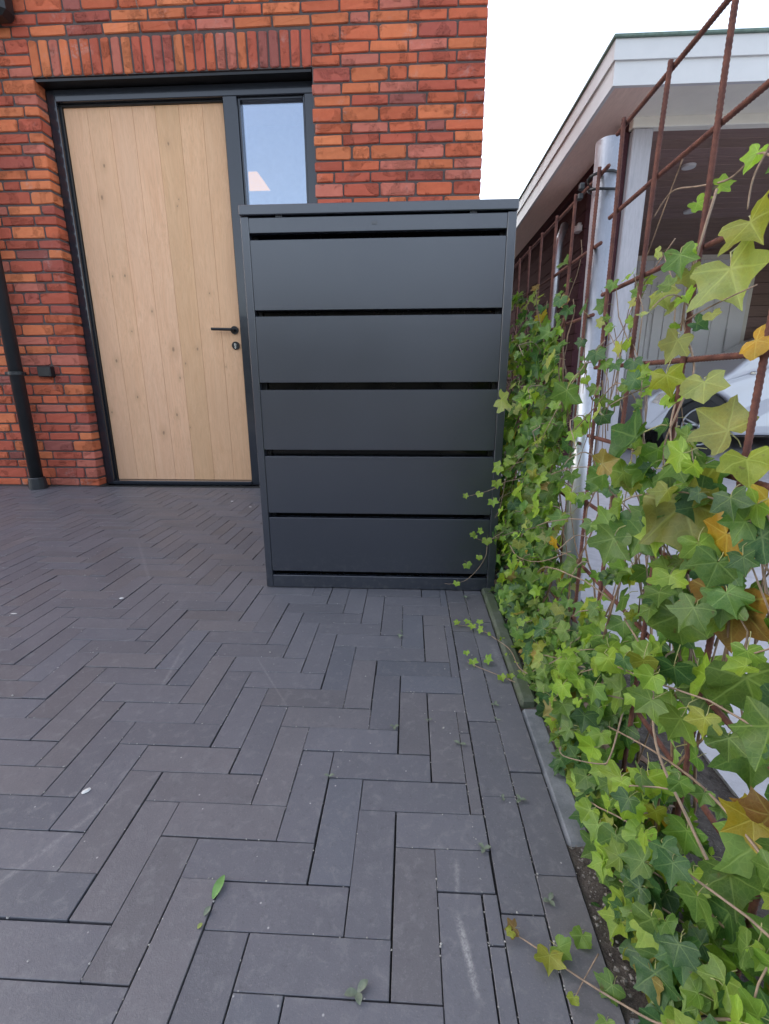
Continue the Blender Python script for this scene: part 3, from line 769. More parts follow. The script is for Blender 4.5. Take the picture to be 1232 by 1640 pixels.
# ------------------------------------------------------------------ carport
cp = empty('carport', (1.15, 3.1, 0)); tag(cp, 'flat-roofed carport with white double fascia boards and brown timber lining', 'carport')
def CP(mb, name, mats, **k): o = mb.build(name, mats, cp, **k); o.location = (-1.15, -3.1, 0); return o
cx0, cy0, CR, CB = 1.052, 3.10, 8.0, 10.4
zA, zB, zC = 2.448, 2.345, 2.236       # roof edge, split between the two boards, underside
CP(MB().box(cx0, CR, cy0, cy0+.02, zB, zA-.012), 'fascia_board', M_white)
CP(MB().box(cx0+.012, CR, cy0+.012, cy0+.035, zC, zB+.004), 'fascia_board', M_white)
CP(MB().box(cx0, cx0+.02, cy0+.021, CB, zB, zA-.012), 'fascia_board', M_white)
CP(MB().box(cx0+.012, cx0+.032, cy0+.036, CB, zC, zB+.004), 'fascia_board', M_white)
CP(MB().box(cx0-.012, CR, cy0-.014, CB, zA-.011, zA+.004, .003), 'roof_edge_trim', M_green)
CP(MB().box(cx0+.04, CR, cy0+.04, CB, zB+.01, zA-.013), 'roof_deck', M_browny)
CP(MB().box(cx0+.033, 1.315, cy0+.036, CB, zC+.006, zC+.018), 'soffit_board', M_soffit)
CP(MB().box(1.317, CR, cy0+.036, 3.448, zC+.006, zC+.018), 'soffit_board', M_cream)
CP(MB().box(1.323, CR, 3.45, 3.51, 2.190, 2.330, .004), 'beam', M_cream)
CP(MB().box(1.318, 1.378, 3.512, CB, 2.190, 2.330, .004), 'beam', M_browny)
# ceiling boards run across the carport
y = 3.53
while y < CB:
    CP(MB().box(1.38, CR, y, y+.132, 2.262, 2.276, .004), 'ceiling_board', M_brown); y += .135
CP(MB().box(1.333, 1.452, 3.455, 3.575, -.05, 2.188, .006), 'post', M_grey)
CP(MB().box(1.284, 1.331, 3.50, 3.56, -.05, 2.188, .003), 'post', M_browny)
# side wall of lapped dark boards
z = .05
while z < 2.18:
    CP(MB().box(1.375, 1.397, 4.35, 10.3, z, z+.128, .003), 'wall_board', M_browny); z += .132
z = .05
while z < 2.25:
    CP(MB().box(1.40, CR, 6.66, 6.68, z, z+.128, .003), 'wall_board', M_brown); z += .132
CP(MB().box(1.40, CR, 6.685, 6.72, .0, 2.35), 'rear_sheathing', M_browny); CP(MB().box(1.3972, 1.43, 4.352, 10.3, 0, 2.19), 'side_sheathing', M_browny)
# pale double door at the back
x = 1.99
CP(MB().box(1.93, 4.20, 6.60, 6.65, .02, 2.205), 'door_frame', M_cream)
for i in range(11):
    CP(MB().box(1.99+.196*i, 1.99+.196*i+.190, 6.575, 6.602, .05, 2.145, .004), 'door_board', M_pale)
CP(MB().tube([(3.03, 6.56, 1.00), (3.03, 6.56, 1.9)], .006, 6), 'door_bar', M_white); CP(MB().tube([(3.94, 6.55, 1.0), (3.94, 6.55, 1.35)], .008, 6), 'door_bar', M_white)
# pvc pipe against the side wall
m = MB().tube([(1.30, 4.62, 2.0), (1.245, 4.56, 1.86), (1.235, 4.54, 1.72), (1.235, 4.54, 0)], .032, 14); CP(m, 'drain_pipe', M_galv, smooth=True)
m = MB(); m.tube([(1.372, 4.44, 1.895), (1.372, 4.44, 1.935)], [.045, .05], 16); m.box(1.35, 1.39, 4.42, 4.46, 1.935, 1.96); CP(m, 'sensor_light', M_white)
for q in ((2.05, 4.2), (2.6, 5.2), (1.95, 5.1)): CP(MB().tube([(q[0], q[1], 2.245), (q[0], q[1], 2.2615)], [.045, .05], 16), 'ceiling_spot', M_white)

# ------------------------------------------------------------------ parked car under the carport
car = empty('parked_car', (4.595, 5.68, 0)); tag(car, 'small white car parked under the carport, seen through the ivy', 'car')
def K(mb, name, mats, parent=None, **k):
    o = mb.build(name, mats, parent or car, **k)
    if not parent: o.location = (-3.9, -4.5, 0)
    return o
cyA, cyB = 3.66, 5.32
WX = (2.125, 5.02); WZ = .288; WR = .275; AR = .335
def arch(x, rev=False):
    pts = [(x+AR*math.cos(t), WZ+AR*math.sin(t)) for t in [math.pi*(i/14) for i in range(15)]]
    return pts[::-1] if not rev else pts
prof = [(1.62, .26), (1.58, .42), (1.61, .56), (1.72, .63), (1.90, .665), (2.12, .70), (2.24, .74), (2.335, .80), (2.42, .885), (2.52, .955), (2.72, 1.015), (3.12, 1.045), (3.50, 1.25), (3.75, 1.38), (4.15, 1.47), (4.75, 1.45), (5.25, 1.35), (5.52, 1.05), (5.66, .90), (5.70, .5), (5.67, .24)]
bot = [(WX[1]+AR, .22)]+[(WX[1]+AR*math.cos(math.pi*i/14), WZ+AR*math.sin(math.pi*i/14)) for i in range(15)]+[(WX[1]-AR, .20), (WX[0]+AR, .20)]+[(WX[0]+AR*math.cos(math.pi*i/14), WZ+AR*math.sin(math.pi*i/14)) for i in range(15)]+[(WX[0]-AR, .24)]
import bmesh
def car_body():
    bm = bmesh.new(); pts = prof+bot
    def tuck(x, z, side):    # tumblehome above the waist, belly in below the sill
        t = .16*max(0, (z-.95))/.5+.03*max(0, .45-z)/.25+.05*max(0, 2.1-x)+.05*max(0, x-4.9)
        return t
    n = len(pts)
    A = [bm.verts.new((x, cyA+tuck(x, z, 0), z)) for x, z in pts]; B = [bm.verts.new((x, cyB-tuck(x, z, 1), z)) for x, z in pts]
    for i in range(n):
        j = (i+1) % n; bm.faces.new((A[i], A[j], B[j], B[i]))
    bm.faces.new(A[::-1]); bm.faces.new(B)
    bmesh.ops.recalc_face_normals(bm, faces=bm.faces)
    eds = [e for e in bm.edges if (e.verts[0] in A and e.verts[1] in A) or (e.verts[0] in B and e.verts[1] in B)]
    bmesh.ops.bevel(bm, geom=eds, offset=.035, segments=3, affect='EDGES', profile=.6)
    me = bpy.data.meshes.new('body'); bm.to_mesh(me); bm.free(); me.materials.append(M_car)
    for q in me.polygons: q.use_smooth = len(q.vertices) < 8
    return me
o = bpy.data.objects.new('body', car_body()); COL.objects.link(o); o.parent = car; o.location = (-3.9, -4.5, 0)
for q in WX:
    for s_, yy in ((1, cyA), (-1, cyB)):
        wh = empty('wheel', (q-3.9, yy+s_*.02-4.5, WZ), car)
        def tor(r0, r1, y0, y1, k=32):
            mb = MB(); mb.tube([(0, y0*s_, 0), (0, (y0*.6+y1*.4)*s_, 0), (0, (y0*.2+y1*.8)*s_, 0), (0, y1*s_, 0)], [r0, r1, r1, r0], k); return mb
        tor(WR*.92, WR, -.005, .19).build('tyre', M_tyre, wh, smooth=False)
        mb = MB(); mb.tube([(0, -.008*s_, 0), (0, -.012*s_, 0)], [.185, .175], 32); mb.build('rim_well', M_black, wh)
        mb = MB()
        for k in range(5):
            a = 2*math.pi*k/5+.3; ca, sa = math.cos(a), math.sin(a)
            for t_ in (-.13, .13):
                c2, s2 = math.cos(a+t_), math.sin(a+t_)
                mb.tube([(ca*.03, -.03*s_, sa*.03), (c2*.17, -.018*s_, s2*.17)], [.014, .010], 6)
        mb.tube([(0, -.036*s_, 0), (0, -.01*s_, 0)], [.03, .04], 16)
        mb.tube([(.178*math.cos(a), -.016*s_, .178*math.sin(a)) for a in [2*math.pi*i/32 for i in range(33)]], .010, 6, cap=False)
        mb.build('rim', M_alloy, wh, smooth=True)
        mb = MB(); mb.tube([(0, .03*s_, 0), (0, .3*s_, 0)], [AR-.006]*2, 24, cap=True); mb.build('arch_liner', M_black, wh)
K(MB().prism([(3.26, 1.03), (3.57, 1.28), (3.75, 1.36), (4.20, 1.41), (4.20, 1.03)], 1, cyA+.055, cyA+.075), 'side_window', M_cglass)
K(MB().prism([(4.26, 1.03), (4.26, 1.41), (4.7, 1.39), (5.15, 1.29), (5.25, 1.05)], 1, cyA+.055, cyA+.075), 'side_window', M_cglass)
K(MB().box(2.505, 2.555, cyA-.004, cyA+.012, .775, .800, .005), 'side_indicator', M_chrome)
K(MB().box(3.95, 4.10, cyA-.012, cyA+.012, .86, .885, .006), 'door_handle', M_car)
K(MB().prism([(1.64, .52), (1.70, .60), (1.86, .635), (1.88, .58), (1.72, .50)], 1, cyA-.004+.02, cyA+.06), 'headlight', M_chrome)
K(MB().box(3.35, 3.50, cyA-.13, cyA+.02, 1.0, 1.11, .03), 'wing_mirror', M_car)
K(MB().box(3.06, 3.063, cyA-.0015, cyA+.01, .35, .98), 'door_seam', M_black)

# ------------------------------------------------------------------ ivy
HALF = [(0, 1.0), (.10, .82), (.21, .65), (.32, .535), (.48, .535), (.65, .52), (.83, .46), (.74, .30), (.64, .15), (.595, .03), (.65, -.10), (.70, -.27), (.52, -.33), (.32, -.35), (.13, -.27), (.02, -.06)]
HALF2 = [(0, .84), (.13, .72), (.27, .60), (.39, .52), (.51, .50), (.63, .46), (.73, .37), (.71, .25), (.67, .13), (.65, .02), (.64, -.10), (.59, -.26), (.45, -.35), (.29, -.37), (.13, -.28), (.03, -.06)]
def leaf_geo(seed, young=False, pet=True):
    r = random.Random(seed); base = HALF2 if (seed % 3 == 2) else HALF
    hl = r.uniform(.92, 1.15); wl = r.uniform(.85, 1.12); fold = r.uniform(.05, .5); curl = r.uniform(-.15, .5); tipb = r.uniform(-.1, .35)
    def Z(u, v): 
        rr = math.hypot(u, v)
        return fold*abs(u)*.8-curl*rr*rr*.65-tipb*max(0, v)**2*.5+.075*math.sin(u*6.5+seed)*rr+.06*math.sin(v*8+seed*2.3+u*3)*rr
    out = []
    L = [(-x*wl*(1+r.uniform(-.11, .11)), y*hl+r.uniform(-.045, .045)) for x, y in base[1:]][::-1]
    Rr = [(x*wl*(1+r.uniform(-.11, .11)), y*hl+r.uniform(-.045, .045)) for x, y in base]
    ring = Rr+L     # starts at tip, clockwise down the right side, up the left
    n = len(ring); c0 = (0, .02)
    mid = [(c0[0]+(x-c0[0])*.52, c0[1]+(y-c0[1])*.52) for x, y in ring]
    pts = ring+mid+[c0]
    vs = [(x, y, Z(x, y)) for x, y in pts]; uv = [(x/wl*.5+.5, y/hl*.5+.5) for x, y in pts]
    fs = [(i, n+i, n+(i+1) % n, (i+1) % n) for i in range(n)]+[(n+i, 2*n, n+(i+1) % n) for i in range(n)]
    mi = [0]*len(fs)
    if pet:
        q = MB(); pl = r.uniform(.6, 1.2)
        q.tube([(0, .02, -.012), (r.uniform(-.05, .05), -.18*pl, -.05), (r.uniform(-.1, .1), -.45*pl, -.22*pl), (r.uniform(-.12, .12), -.62*pl, -.48*pl)], [.020, .018, .017, .02], 4, cap=False)
        b = len(vs); vs += q.v; fs += [tuple(i+b for i in f) for f in q.f]; mi += [1]*len(q.f); uv += [(.5, .5)]*len(q.v)
    return vs, fs, mi, uv
LG = [leaf_geo(i) for i in range(18)]
LM = []
for vs, fs, mi, uv in LG:
    q = MB(); q.v = vs; q.f = [list(f) for f in fs]; q.m = mi; q.uv = uv
    LM.append(q.mesh('leaf', [M_leaf, M_pet], smooth=True))
LC = dict(g=(.084, .168, .034), dk=(.040, .108, .036), lg=(.135, .235, .040), yg=(.20, .24, .028), yel=(.38, .30, .02), pale=(.25, .29, .09),
          br=(.14, .165, .024), br2=(.20, .34, .035), red=(.17, .095, .025), yb=(.21, .17, .04), **{'or': (.38, .23, .02)}, young=(.21, .34, .042))
def vary(c, s=.16):
    k = U(1-s, 1+s); return tuple(max(.01, q*k*U(.93, 1.07)) for q in c)
ivy = empty('ivy', (.38, 1.2, 0)); tag(ivy, 'climbing ivy with green and yellowing leaves covering the rusty mesh fence', 'ivy')
leaves = []     # (matrix, colour, variant, position)
def place_leaf(pos, size, n, roll, col, var=None):
    n = Vector(n).normalized()
    t = Vector((0, 0, -1)); t = (t-n*t.dot(n))
    if t.length < .1: t = Vector((-1, 0, 0))-n*(-n.x)
    t.normalize(); t = Matrix.Rotation(roll, 3, n) @ t
    x = t.cross(n)
    k = size/1.42
    m = Matrix(((x.x*k, t.x*k, n.x*k, pos[0]), (x.y*k, t.y*k, n.y*k, pos[1]), (x.z*k, t.z*k, n.z*k, pos[2]), (0, 0, 0, 1)))
    leaves.append((m, col, random.randrange(18) if var is None else var, Vector(pos)))
BIG = [(.36, .785, .617, .105, 'dk', -.5), (.36, .663, .596, .068, 'g', 1.6), (.36, .626, .548, .111, 'br', .35), (.39, .662, .835, .08, 'pale', .5), (.39, .57, .614, .054, 'yg', .4),
 (.385, .604, .644, .061, 'pale', -2.2), (.355, .589, .405, .074, 'g', .5), (.385, .537, .449, .093, 'red', .3), (.39, .501, .372, .083, 'g', .3), (.39, .639, .879, .058, 'yg', .9),
 (.39, .591, .746, .039, 'or', 1.2), (.36, .625, .701, .044, 'pale', .2), (.36, .716, .711, .048, 'yg', .2), (.36, .586, .329, .052, 'dk', .1), (.31, .703, .473, .068, 'g', .1),
 (.39, .434, .208, .086, 'lg', .5), (.35, .431, .048, .086, 'lg', .3), (.355, .591, .142, .057, 'br2', .2), (.31, .68, .115, .046, 'br2', -.3), (.31, .551, .13, .042, 'br2', .9),
 (.314, .531, .055, .042, 'br2', .2), (.39, .46, .09, .054, 'g', .1), (.30, .752, .579, .041, 'yb', 1.9), (.36, .726, .866, .047, 'g', .2), (.36, .76, .824, .038, 'yg', .6), (.36, .702, .756, .044, 'pale', -.3),
 (.262, 1.42, .655, .070, 'pale', 1.15), (.30, .96, .687, .060, 'g', .1), (.33, 1.16, .88, .034, 'dk', .3), (.37, 1.02, .757, .038, 'dk', .2), (.39, .541, .529, .043, 'yel', .8), (.39, .525, .577, .041, 'yel', .1),
 (.36, .58, .508, .047, 'lg', .4), (.36, .54, .498, .058, 'g', -.4), (.36, .554, .273, .058, 'lg', -.2), (.39, .474, .296, .064, 'g', .2), (.36, .502, .146, .048, 'g', .1), (.39, .401, .059, .063, 'g', .2),
 (.33, .40, .05, .055, 'lg', .2), (.30, .42, .05, .04, 'g', -.2), (.41, .60, .93, .045, 'g', -1), (.41, .80, .95, .03, 'br2', .5), (.41, .75, .955, .028, 'br2', 1.5), (.41, .68, .965, .03, 'br2', -.5)]
for x, y, z, s_, c, ro in BIG:
    place_leaf((x, y, z), s_, (-1+G(.3), -.75+G(.4), .4+G(.35)), ro+G(.2), vary(LC[c], .08))
# vines
def topz(y):     # how high the dense growth reaches
    return .62+.10*math.sin(y*5.1+1)+(.17 if y > 1.25 else 0)+.05*math.sin(y*13)
def pick(y, z):
    q = rnd()
    near = max(0, min(1, (1.15-y)/.6))
    if q < .40: c = 'g'
    elif q < .62: c = 'dk'
    elif q < .79: c = 'lg'
    elif q < .87: c = 'young'
    elif q < .87+.05*(1+near): c = 'yg'
    elif q < .96: c = 'pale'
    elif q < .985: c = 'yb'
    else: c = random.choice(('red', 'or', 'yel'))
    return vary(LC[c], .22)
def add_leaf(pnt, sz, y, out=1.0, young=False):
    if .82 < pnt.y < 1.13 and pnt.z > .27 and rnd() < .86: return
    d = Vector((-1, G(.55), .15+G(.35))).normalized()
    off = d*sz*U(.25, .85)*out+Vector((0, G(.008), G(.008)))
    pos = pnt+off
    if pos.x > .262 or pos.z < .10: pass
    if pos.y > 1.53 and pos.x < .312: pos.x = .318+rnd()*.02
    if pos.y < 1.53 and pos.x < .27 and pos.z < .5: pos.x = .275+rnd()*.02
    n = Vector((-1+G(.35), -.35+G(.6), .55+G(.45)))
    place_leaf(pos, sz, n, G(.6), vary(LC['young'], .15) if young else pick(y, pos.z))
stems = []
vines = []
for k in range(64):
    y = .18+k*2.95/64+G(.02); h = topz(y)*U(.6, 1.15)+(U(.08, .28) if rnd() < .25 and y > .6 else 0)
    pts = []; x = .40+U(-.02, .03); z = -.02; a = U(0, 6); yy = y; i = 0
    drift = G(.25)
    while z < h:
        pts.append((x+.016*math.sin(a+z*17)+.006*noise.noise(Vector((k, z*20, 0))), yy+.022*math.sin(a*2+z*11)+drift*z*.3, z)); z += .03
    rr = U(.0016, .0042)
    stems.append((pts, [rr*(1-.6*i/len(pts)) for i in range(len(pts))], M_stem)); vines.append(pts)
    # leaves along it
    for q in pts:
        y = q[1]; fr = q[2]/max(h, .1)
        dense = 1.0 if q[2] < topz(y) else .42
        near = max(0, min(1, (1.2-y)/.7))
        cnt = (1.75 if y > 1.2 else (1.35 if q[2] > .42 else 1.15)-.25*near)*dense*(.72 if q[1] < .66 and q[2] > .12 else 1)
        c_ = int(cnt)+(1 if rnd() < cnt-int(cnt) else 0)
        for _ in range(c_):
            sz = (U(.030, .056) if y > 1.2 else U(.028, .052+.012*near))*(1.0 if dense == 1 else .75)
            add_leaf(Vector(q), sz, y, 1.4 if rnd() < .5 else .7)
# side branches arching outward
for k in range(170):
    v = random.choice(vines); i = random.randrange(max(1, int(len(v)*.1)), len(v)); b = Vector(v[i])
    L_ = U(.06, .20); dy = G(.7); pts = []; n_ = 9
    for j in range(n_):
        t = j/(n_-1); pts.append((max(b.x-.10*t*U(.9, 1.1)*(L_/.13), .29), b.y+dy*L_*t, b.z+L_*(.55*t-.65*t*t)*1.1))
    stems.append((pts, [.0016*(1-.5*j/n_) for j in range(n_)], M_shoot))
    for j in range(2, n_, 1):
        add_leaf(Vector(pts[j]), U(.020, .044), b.y, .6, young=(j > 5 and rnd() < .4))
# skirt of leaves at the foot, over the kerb edge
for k in range(420):
    y = U(.33, 1.52); x = (.300 if y > .62 else .283)+abs(G(.028)); z = abs(G(.045))+.012
    place_leaf((x, y, z), U(.026, .048), (-.7+G(.4), -.5+G(.4), .8+G(.3)), G(.9), pick(y, z))
# runners creeping out over the pavers and in front of the cabinet
def runner(pts, r=.0014, size=.02, every=1, tip=True, cols='young', stem=M_shoot):
    P_ = [Vector(q) for q in pts]; fine = []
    for a in range(len(P_)-1):
        p0 = P_[max(a-1, 0)]; p1 = P_[a]; p2 = P_[a+1]; p3 = P_[min(a+2, len(P_)-1)]
        for s_ in range(6):
            t = s_/6; fine.append(.5*((2*p1)+(-p0+p2)*t+(2*p0-5*p1+4*p2-p3)*t*t+(-p0+3*p1-3*p2+p3)*t**3))
    fine.append(P_[-1])
    stems.append(([tuple(q) for q in fine], [r*(1-.45*i/len(fine)) for i in range(len(fine))], stem))
    return fine
def flat_leaf(x, y, z, s_, ro=0., c='young', n=(-.25, -.5, .9)): place_leaf((x, y, z), s_, (n[0]+G(.2), n[1]+G(.2), n[2]), ro, vary(LC[c], .12))
runner([(.36, .95, .02), (.300, 1.00, .030), (.276, 1.05, .022), (.270, 1.136, .020), (.239, 1.217, .010), (.203, 1.27, .008), (.150, 1.29, .005)])
for x, y, s_ in ((.148, 1.292, .020), (.178, 1.300, .018), (.190, 1.272, .022), (.212, 1.250, .022), (.215, 1.300, .020), (.232, 1.225, .014), (.262, 1.20, .017), (.262, 1.12, .014), (.275, 1.08, .015)): flat_leaf(x, y, .015, s_, G(.6))
runner([(.34, .94, .02), (.300, .975, .018), (.265, .999, .012), (.225, 1.036, .008), (.184, 1.069, .006), (.155, 1.095, .006)])
for x, y, s_ in ((.156, 1.13, .016), (.168, 1.09, .023), (.205, 1.098, .024), (.228, 1.025, .021), (.25, 1.03, .018)): flat_leaf(x, y, .013, s_, G(.7))
runner([(.36, .36, .06), (.305, .37, .035), (.283, .373, .020), (.252, .394, .010), (.211, .419, .008), (.18, .44, .008), (.16, .453, .008), (.148, .460, .008)], .0017)
for x, y, s_, c in ((.143, .466, .018, 'red'), (.138, .462, .014, 'yg'), (.180, .437, .030, 'yg'), (.194, .446, .028, 'lg'), (.196, .396, .014, 'yg'), (.228, .462, .026, 'lg'), (.245, .410, .032, 'g'), (.225, .375, .018, 'lg')): flat_leaf(x, y, .014, s_, G(.8), c)
runner([(.242, .443, .012), (.214, .416, .006), (.197, .397, .005)], .0009)
runner([(.36, .70, .17), (.33, .66, .115), (.315, .66, .10), (.27, .69, .085), (.262, .70, .095)], .0015)
runner([(.38, .60, .07), (.34, .56, .11), (.32, .545, .125), (.30, .55, .13)], .0014)
runner([(.37, .47, .02), (.33, .45, .07), (.30, .47, .075), (.285, .50, .060)], .0015)
# in front of the cabinet
runner([(.375, 1.46, .43), (.353, 1.49, .412), (.305, 1.50, .398), (.267, 1.50, .375), (.228, 1.50, .361), (.179, 1.50, .348)], .0013)
runner([(.345, 1.44, .50), (.307, 1.49, .422), (.299, 1.50, .361), (.291, 1.50, .31), (.278, 1.50, .278)], .0012)
runner([(.42, 1.40, .27), (.389, 1.46, .254), (.341, 1.48, .239), (.292, 1.48, .221), (.243, 1.48, .208), (.205, 1.48, .222)], .0014)
runner([(.30, 1.46, .245), (.259, 1.48, .204), (.252, 1.48, .156), (.228, 1.48, .108), (.188, 1.48, .067), (.14, 1.48, .054), (.122, 1.48, .056)], .0012)
for x, z, s_ in ((.270, .404, .030), (.221, .368, .022), (.176, .363, .020), (.262, .345, .032), (.284, .262, .024), (.231, .246, .020), (.203, .236, .020), (.250, .216, .034), (.212, .228, .016), (.228, .158, .024), (.190, .131, .030), (.159, .066, .024), (.300, .225, .022)):
    place_leaf((x, 1.465, z), s_, (-.25+G(.2), -1, .55+G(.2)), G(.5), vary(LC['young'], .12))
# loose shoots waving above the mesh at the right
runner([(.405, .60, .90), (.41, .67, .96), (.41, .73, .955), (.405, .79, .968), (.40, .86, .985), (.40, .91, .965)], .0016)
runner([(.41, .45, 1.00), (.41, .52, 1.02), (.41, .58, 1.015), (.408, .62, .985), (.40, .66, .94), (.40, .665, .90)], .0018)
runner([(.42, .88, 1.04), (.41, .93, .93), (.41, .99, .83), (.41, 1.01, .70)], .0011, stem=M_stem)
runner([(.415, .86, .92), (.41, .95, .86), (.41, 1.02, .79), (.405, 1.10, .77)], .0012)
runner([(.406, .748, .95), (.389, .742, .86), (.392, .756, .79), (.412, .745, .72), (.389, .728, .66), (.388, .748, .60), (.40, .735, .50), (.40, .70, .40)], .0019)
runner([(.41, .765, .70), (.388, .74, .64), (.39, .71, .57), (.40, .68, .46)], .0015)
runner([(.37, 1.10, .60), (.365, .99, .65), (.37, .90, .70), (.38, .82, .66)], .0015)
runner([(.36, 1.32, .42), (.34, 1.20, .47), (.35, 1.05, .52), (.36, .95, .54)], .0015)
runner([(.31, 1.40, .22), (.30, 1.25, .24), (.31, 1.08, .29), (.34, .96, .36)], .0016)
runner([(.38, .40, .10), (.36, .50, .16), (.35, .58, .21), (.37, .66, .28), (.38, .78, .30)], .0024)
runner([(.39, .35, .20), (.37, .47, .22), (.36, .58, .19), (.34, .70, .14)], .0020)
for k in range(34):      # wiry twigs with a few small leaves on the open mesh round the post
    b = Vector((.395+G(.008), random.choice((U(.72, 1.10), U(.72, 1.10), U(1.35, 2.2))), U(.48, .80))); d = Vector((-.15+G(.2), G(.8), G(.8)+.3)).normalized(); pts = []; L_ = U(.06, .17)
    cvv = Vector((0, G(1), G(1)-.3))
    for j in range(8): t = j/7; pts.append(tuple(b+d*L_*t+cvv*L_*.45*t*t))
    stems.append((pts, [.0013*(1-.5*t_/8) for t_ in range(8)], M_stem if rnd() < .4 else M_shoot))
    for j in (2, 4, 5, 7):
        if rnd() < .7: place_leaf((pts[j][0]-.006, pts[j][1]+G(.006), pts[j][2]+G(.008)), U(.016, .034), (-1+G(.3), -.6+G(.5), .4+G(.5)), G(1.), vary(LC[random.choice(('young', 'lg', 'pale', 'g', 'g', 'dk'))], .2))
for k in range(26):   # sparse young leaves on the upper mesh
    y = random.choice((U(.78, 1.06), U(1.3, 2.1))); z = U(.66, .98) if y > 1.2 else U(.68, .9)
    place_leaf((.385, y, z), U(.018, .034), (-1, -.6+G(.4), .4+G(.4)), G(.8), vary(LC[random.choice(('young', 'lg', 'pale', 'g'))], .2))
    stems.append(([(.39, y, z), (.405, y+G(.03), z-.06), (.41, y+G(.04), z-.16)], [.0008, .0011, .0012], M_shoot))
for k in range(46):      # thicker band just above knee height at the near end
    y = U(.50, .84); z = U(.40, .60); q = Vector((.375+G(.02), y, z))
    place_leaf(q, U(.030, .062), (-1+G(.35), -.6+G(.5), .45+G(.45)), G(.7), pick(y, z))
    stems.append(([tuple(q+Vector((.004, 0, .003))), tuple(q+Vector((.02, G(.015), -.03))), (.405, y+G(.03), z-.10), (.41, y+G(.04), z-.19)], [.0008, .0011, .0013, .0015], M_shoot))
# biggest in the picture become parts, the rest one mass
cv = Vector((0, 0, .7)); A_iv = Vector((.38, 1.2, 0))
def shown(l):
    d = l[3]-cv; dep = d.dot(fw)
    if dep < .1: return 0
    x = d.dot(r2)/dep; y = d.dot(u2)/dep
    if abs(x) > .83 or abs(y) > 1.1: return 0
    return l[0].to_scale().x/dep
leaves = [l for l in leaves if (l[3]-cv).length > .30]
leaves.sort(key=shown, reverse=True)
mass = MB()
for n, (m, c, var, pos) in enumerate(leaves):
    if n < 300:
        o = bpy.data.objects.new('leaf', LM[var]); COL.objects.link(o); o.parent = ivy
        m2 = m.copy(); m2.translation -= A_iv; o.matrix_local = m2; o.color = (*c, 1)
    else:
        vs, fs, mi, uv = LG[var]; b = len(mass.v)
        mass.v += [tuple(m @ Vector(q)) for q in vs]; mass.f += [[i+b for i in f] for f in fs]; mass.m += mi; mass.uv += uv; mass.c += [c]*len(vs)
o = mass.build('foliage', [M_leafS, M_pet], ivy, smooth=True); o.location = -A_iv; tag(o, kind='stuff')
for pts, rad, mt in stems:
    o = MB().tube(pts, rad, 6).build('stem', mt, ivy, smooth=True); o.location = -A_iv
# dead leaves in the bed
mb = MB()
for _ in range(130):
    x, y = .31+abs(G(.07)), U(.35, 2.2); a = U(0, 6.28); s_ = U(.008, .022)
    vs = [(x+s_*(ca*math.cos(a)-sa*math.sin(a)), y+s_*(ca*math.sin(a)+sa*math.cos(a)), .010+U(0, .012)) for ca, sa in ((1, 0), (.3, .5), (-.8, .35), (-.9, -.3), (.2, -.45))]
    mb.add(vs, [(0, 1, 2), (0, 2, 3), (0, 3, 4)])
o = mb.build('leaf_litter', M_dead); tag(o, 'brown dead leaves lying on the soil under the ivy', 'leaf litter', kind='stuff')

# ------------------------------------------------------------------ small things on the pavers
def chip(x, y, r, lab, el=1.0, a=0):
    n_ = 9; vs = []
    for i in range(n_):
        t = 2*math.pi*i/n_; q = r*U(.85, 1.1); ux, uy = q*math.cos(t), q*math.sin(t)*el
        vs.append((x+ux*math.cos(a)-uy*math.sin(a), y+ux*math.sin(a)+uy*math.cos(a), .0003))
    vs += [(x+(v[0]-x)*.6, y+(v[1]-y)*.6, r*.45*min(el, .6)) for v in vs[:n_]]
    fs = [(i, (i+1) % n_, n_+(i+1) % n_, n_+i) for i in range(n_)]+[[n_+i for i in range(n_)]]
    o = MB().add(vs, fs).build('white_pebble', M_stone, smooth=True); tag(o, lab, 'pebble')
chip(-.570, .661, .0085, 'flat oval white pebble on the pavers at the lower left, the largest one', .6, .9)
chip(-.972, 1.434, .0075, 'small round white pebble alone in the middle of the left-hand pavers', .8)
chip(-1.248, 1.308, .010, 'thin elongated white chip near the left edge of the picture', .3, .1)
chip(-1.095, 2.807, .010, 'whitish chip on the pavers just in front of the oak door, left of another one', .7)
chip(-.937, 2.674, .010, 'whitish flat chip between the oak door and the corner of the dark cabinet', .4)
def blade(mb, x, y, a, L_, w_, z=.003, lift=.3):
    n_ = 6; vs = []
    for i in range(n_+1):
        t = i/n_; hw = w_*math.sin(math.pi*min(1, t*.93+.05))**.8; q = t*L_
        for s_ in (-1, 0, 1): vs.append((x+q*math.cos(a)-s_*hw*math.sin(a), y+q*math.sin(a)+s_*hw*math.cos(a), z+lift*L_*math.sin(t*2.2)*.6+abs(s_)*hw*.35))
    mb.add(vs, [(3*i+j, 3*i+j+1, 3*i+4+j, 3*i+3+j) for i in range(n_) for j in (0, 1)])
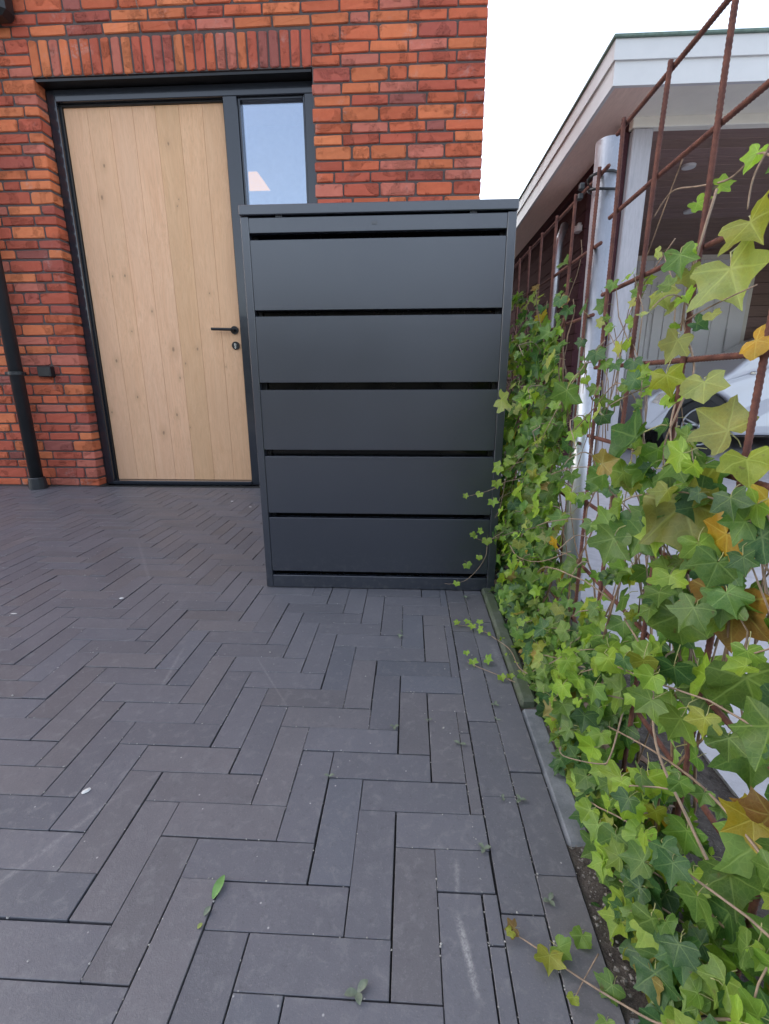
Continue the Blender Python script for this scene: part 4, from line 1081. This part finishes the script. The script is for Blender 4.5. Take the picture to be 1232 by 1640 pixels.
WD = [(-.055, .394, .011, 3, 'little green seedling in a paver joint at the bottom centre of the picture'),
      (-.024, 1.219, .009, 3, 'weed seedling in a joint just in front of the cabinet plinth'), (-.019, 1.248, .006, 2, 'tiny weed right behind another seedling in front of the cabinet'),
      (-.026, .848, .008, 3, 'small weed in the joints midway between cabinet and bottom edge'), (-.142, .712, .007, 2, 'tiny weed at a paver corner left of the other seedlings'),
      (.107, .806, .009, 2, 'pale weed beside the narrow cut strip of pavers'), (.048, .873, .006, 2, 'tiny weed in the joint right of the midway seedling'),
      (.168, .680, .006, 2, 'yellowish tiny leaf on the border row, left of a darker weed'), (.198, .678, .008, 3, 'small weed in the joint between the two border rows, level with the grey kerb'),
      (.198, .932, .008, 3, 'topmost small weed in the joint between the two border rows, beyond the kerb gap'), (.194, .880, .006, 2, 'small weed in the border joint just below the topmost one'),
      (.122, .584, .008, 3, 'small weed at the inner border joint in the lower right of the paving'), (.201, .511, .008, 3, 'small weed in the border joint, nearest to the trailing ivy shoot'),
      (.192, 1.487, .009, 4, 'pale dry weed at the foot of the cabinet beside the ivy')]
for x, y, s_, n_, lab in WD:
    mb = MB(); a0 = U(0, 6.28)
    for k in range(n_): blade(mb, x, y, a0+k*6.28/n_+G(.3), s_*U(1.2, 1.5), s_*.42)
    o = mb.build('weed', M_weed, smooth=True); tag(o, lab, 'weed', 'weeds in the paving joints')
mb = MB(); blade(mb, -.2695, .490, R(83), .033, .0065, .002, .12); o = mb.build('fallen_leaf', simple('fallen_leaf_green', (.13, .26, .07), .5, nscale=60, var=.2), smooth=True); tag(o, 'single narrow green leaf lying across the pavers at the lower left', 'leaf')
mb = MB(); blade(mb, -.273, .468, R(70), .013, .004, .002, .1); o = mb.build('fallen_leaf', M_weed, smooth=True); tag(o, 'small grey-green leaf fragment just below the narrow green leaf', 'leaf')
mb = MB(); blade(mb, -.275, .452, R(60), .008, .003, .002, .1); o = mb.build('fallen_leaf', simple('fallen_leaf_yellow', (.22, .27, .07), .5), smooth=True); tag(o, 'tiny yellow-green leaf bit, lowest of the three on the left pavers', 'leaf')
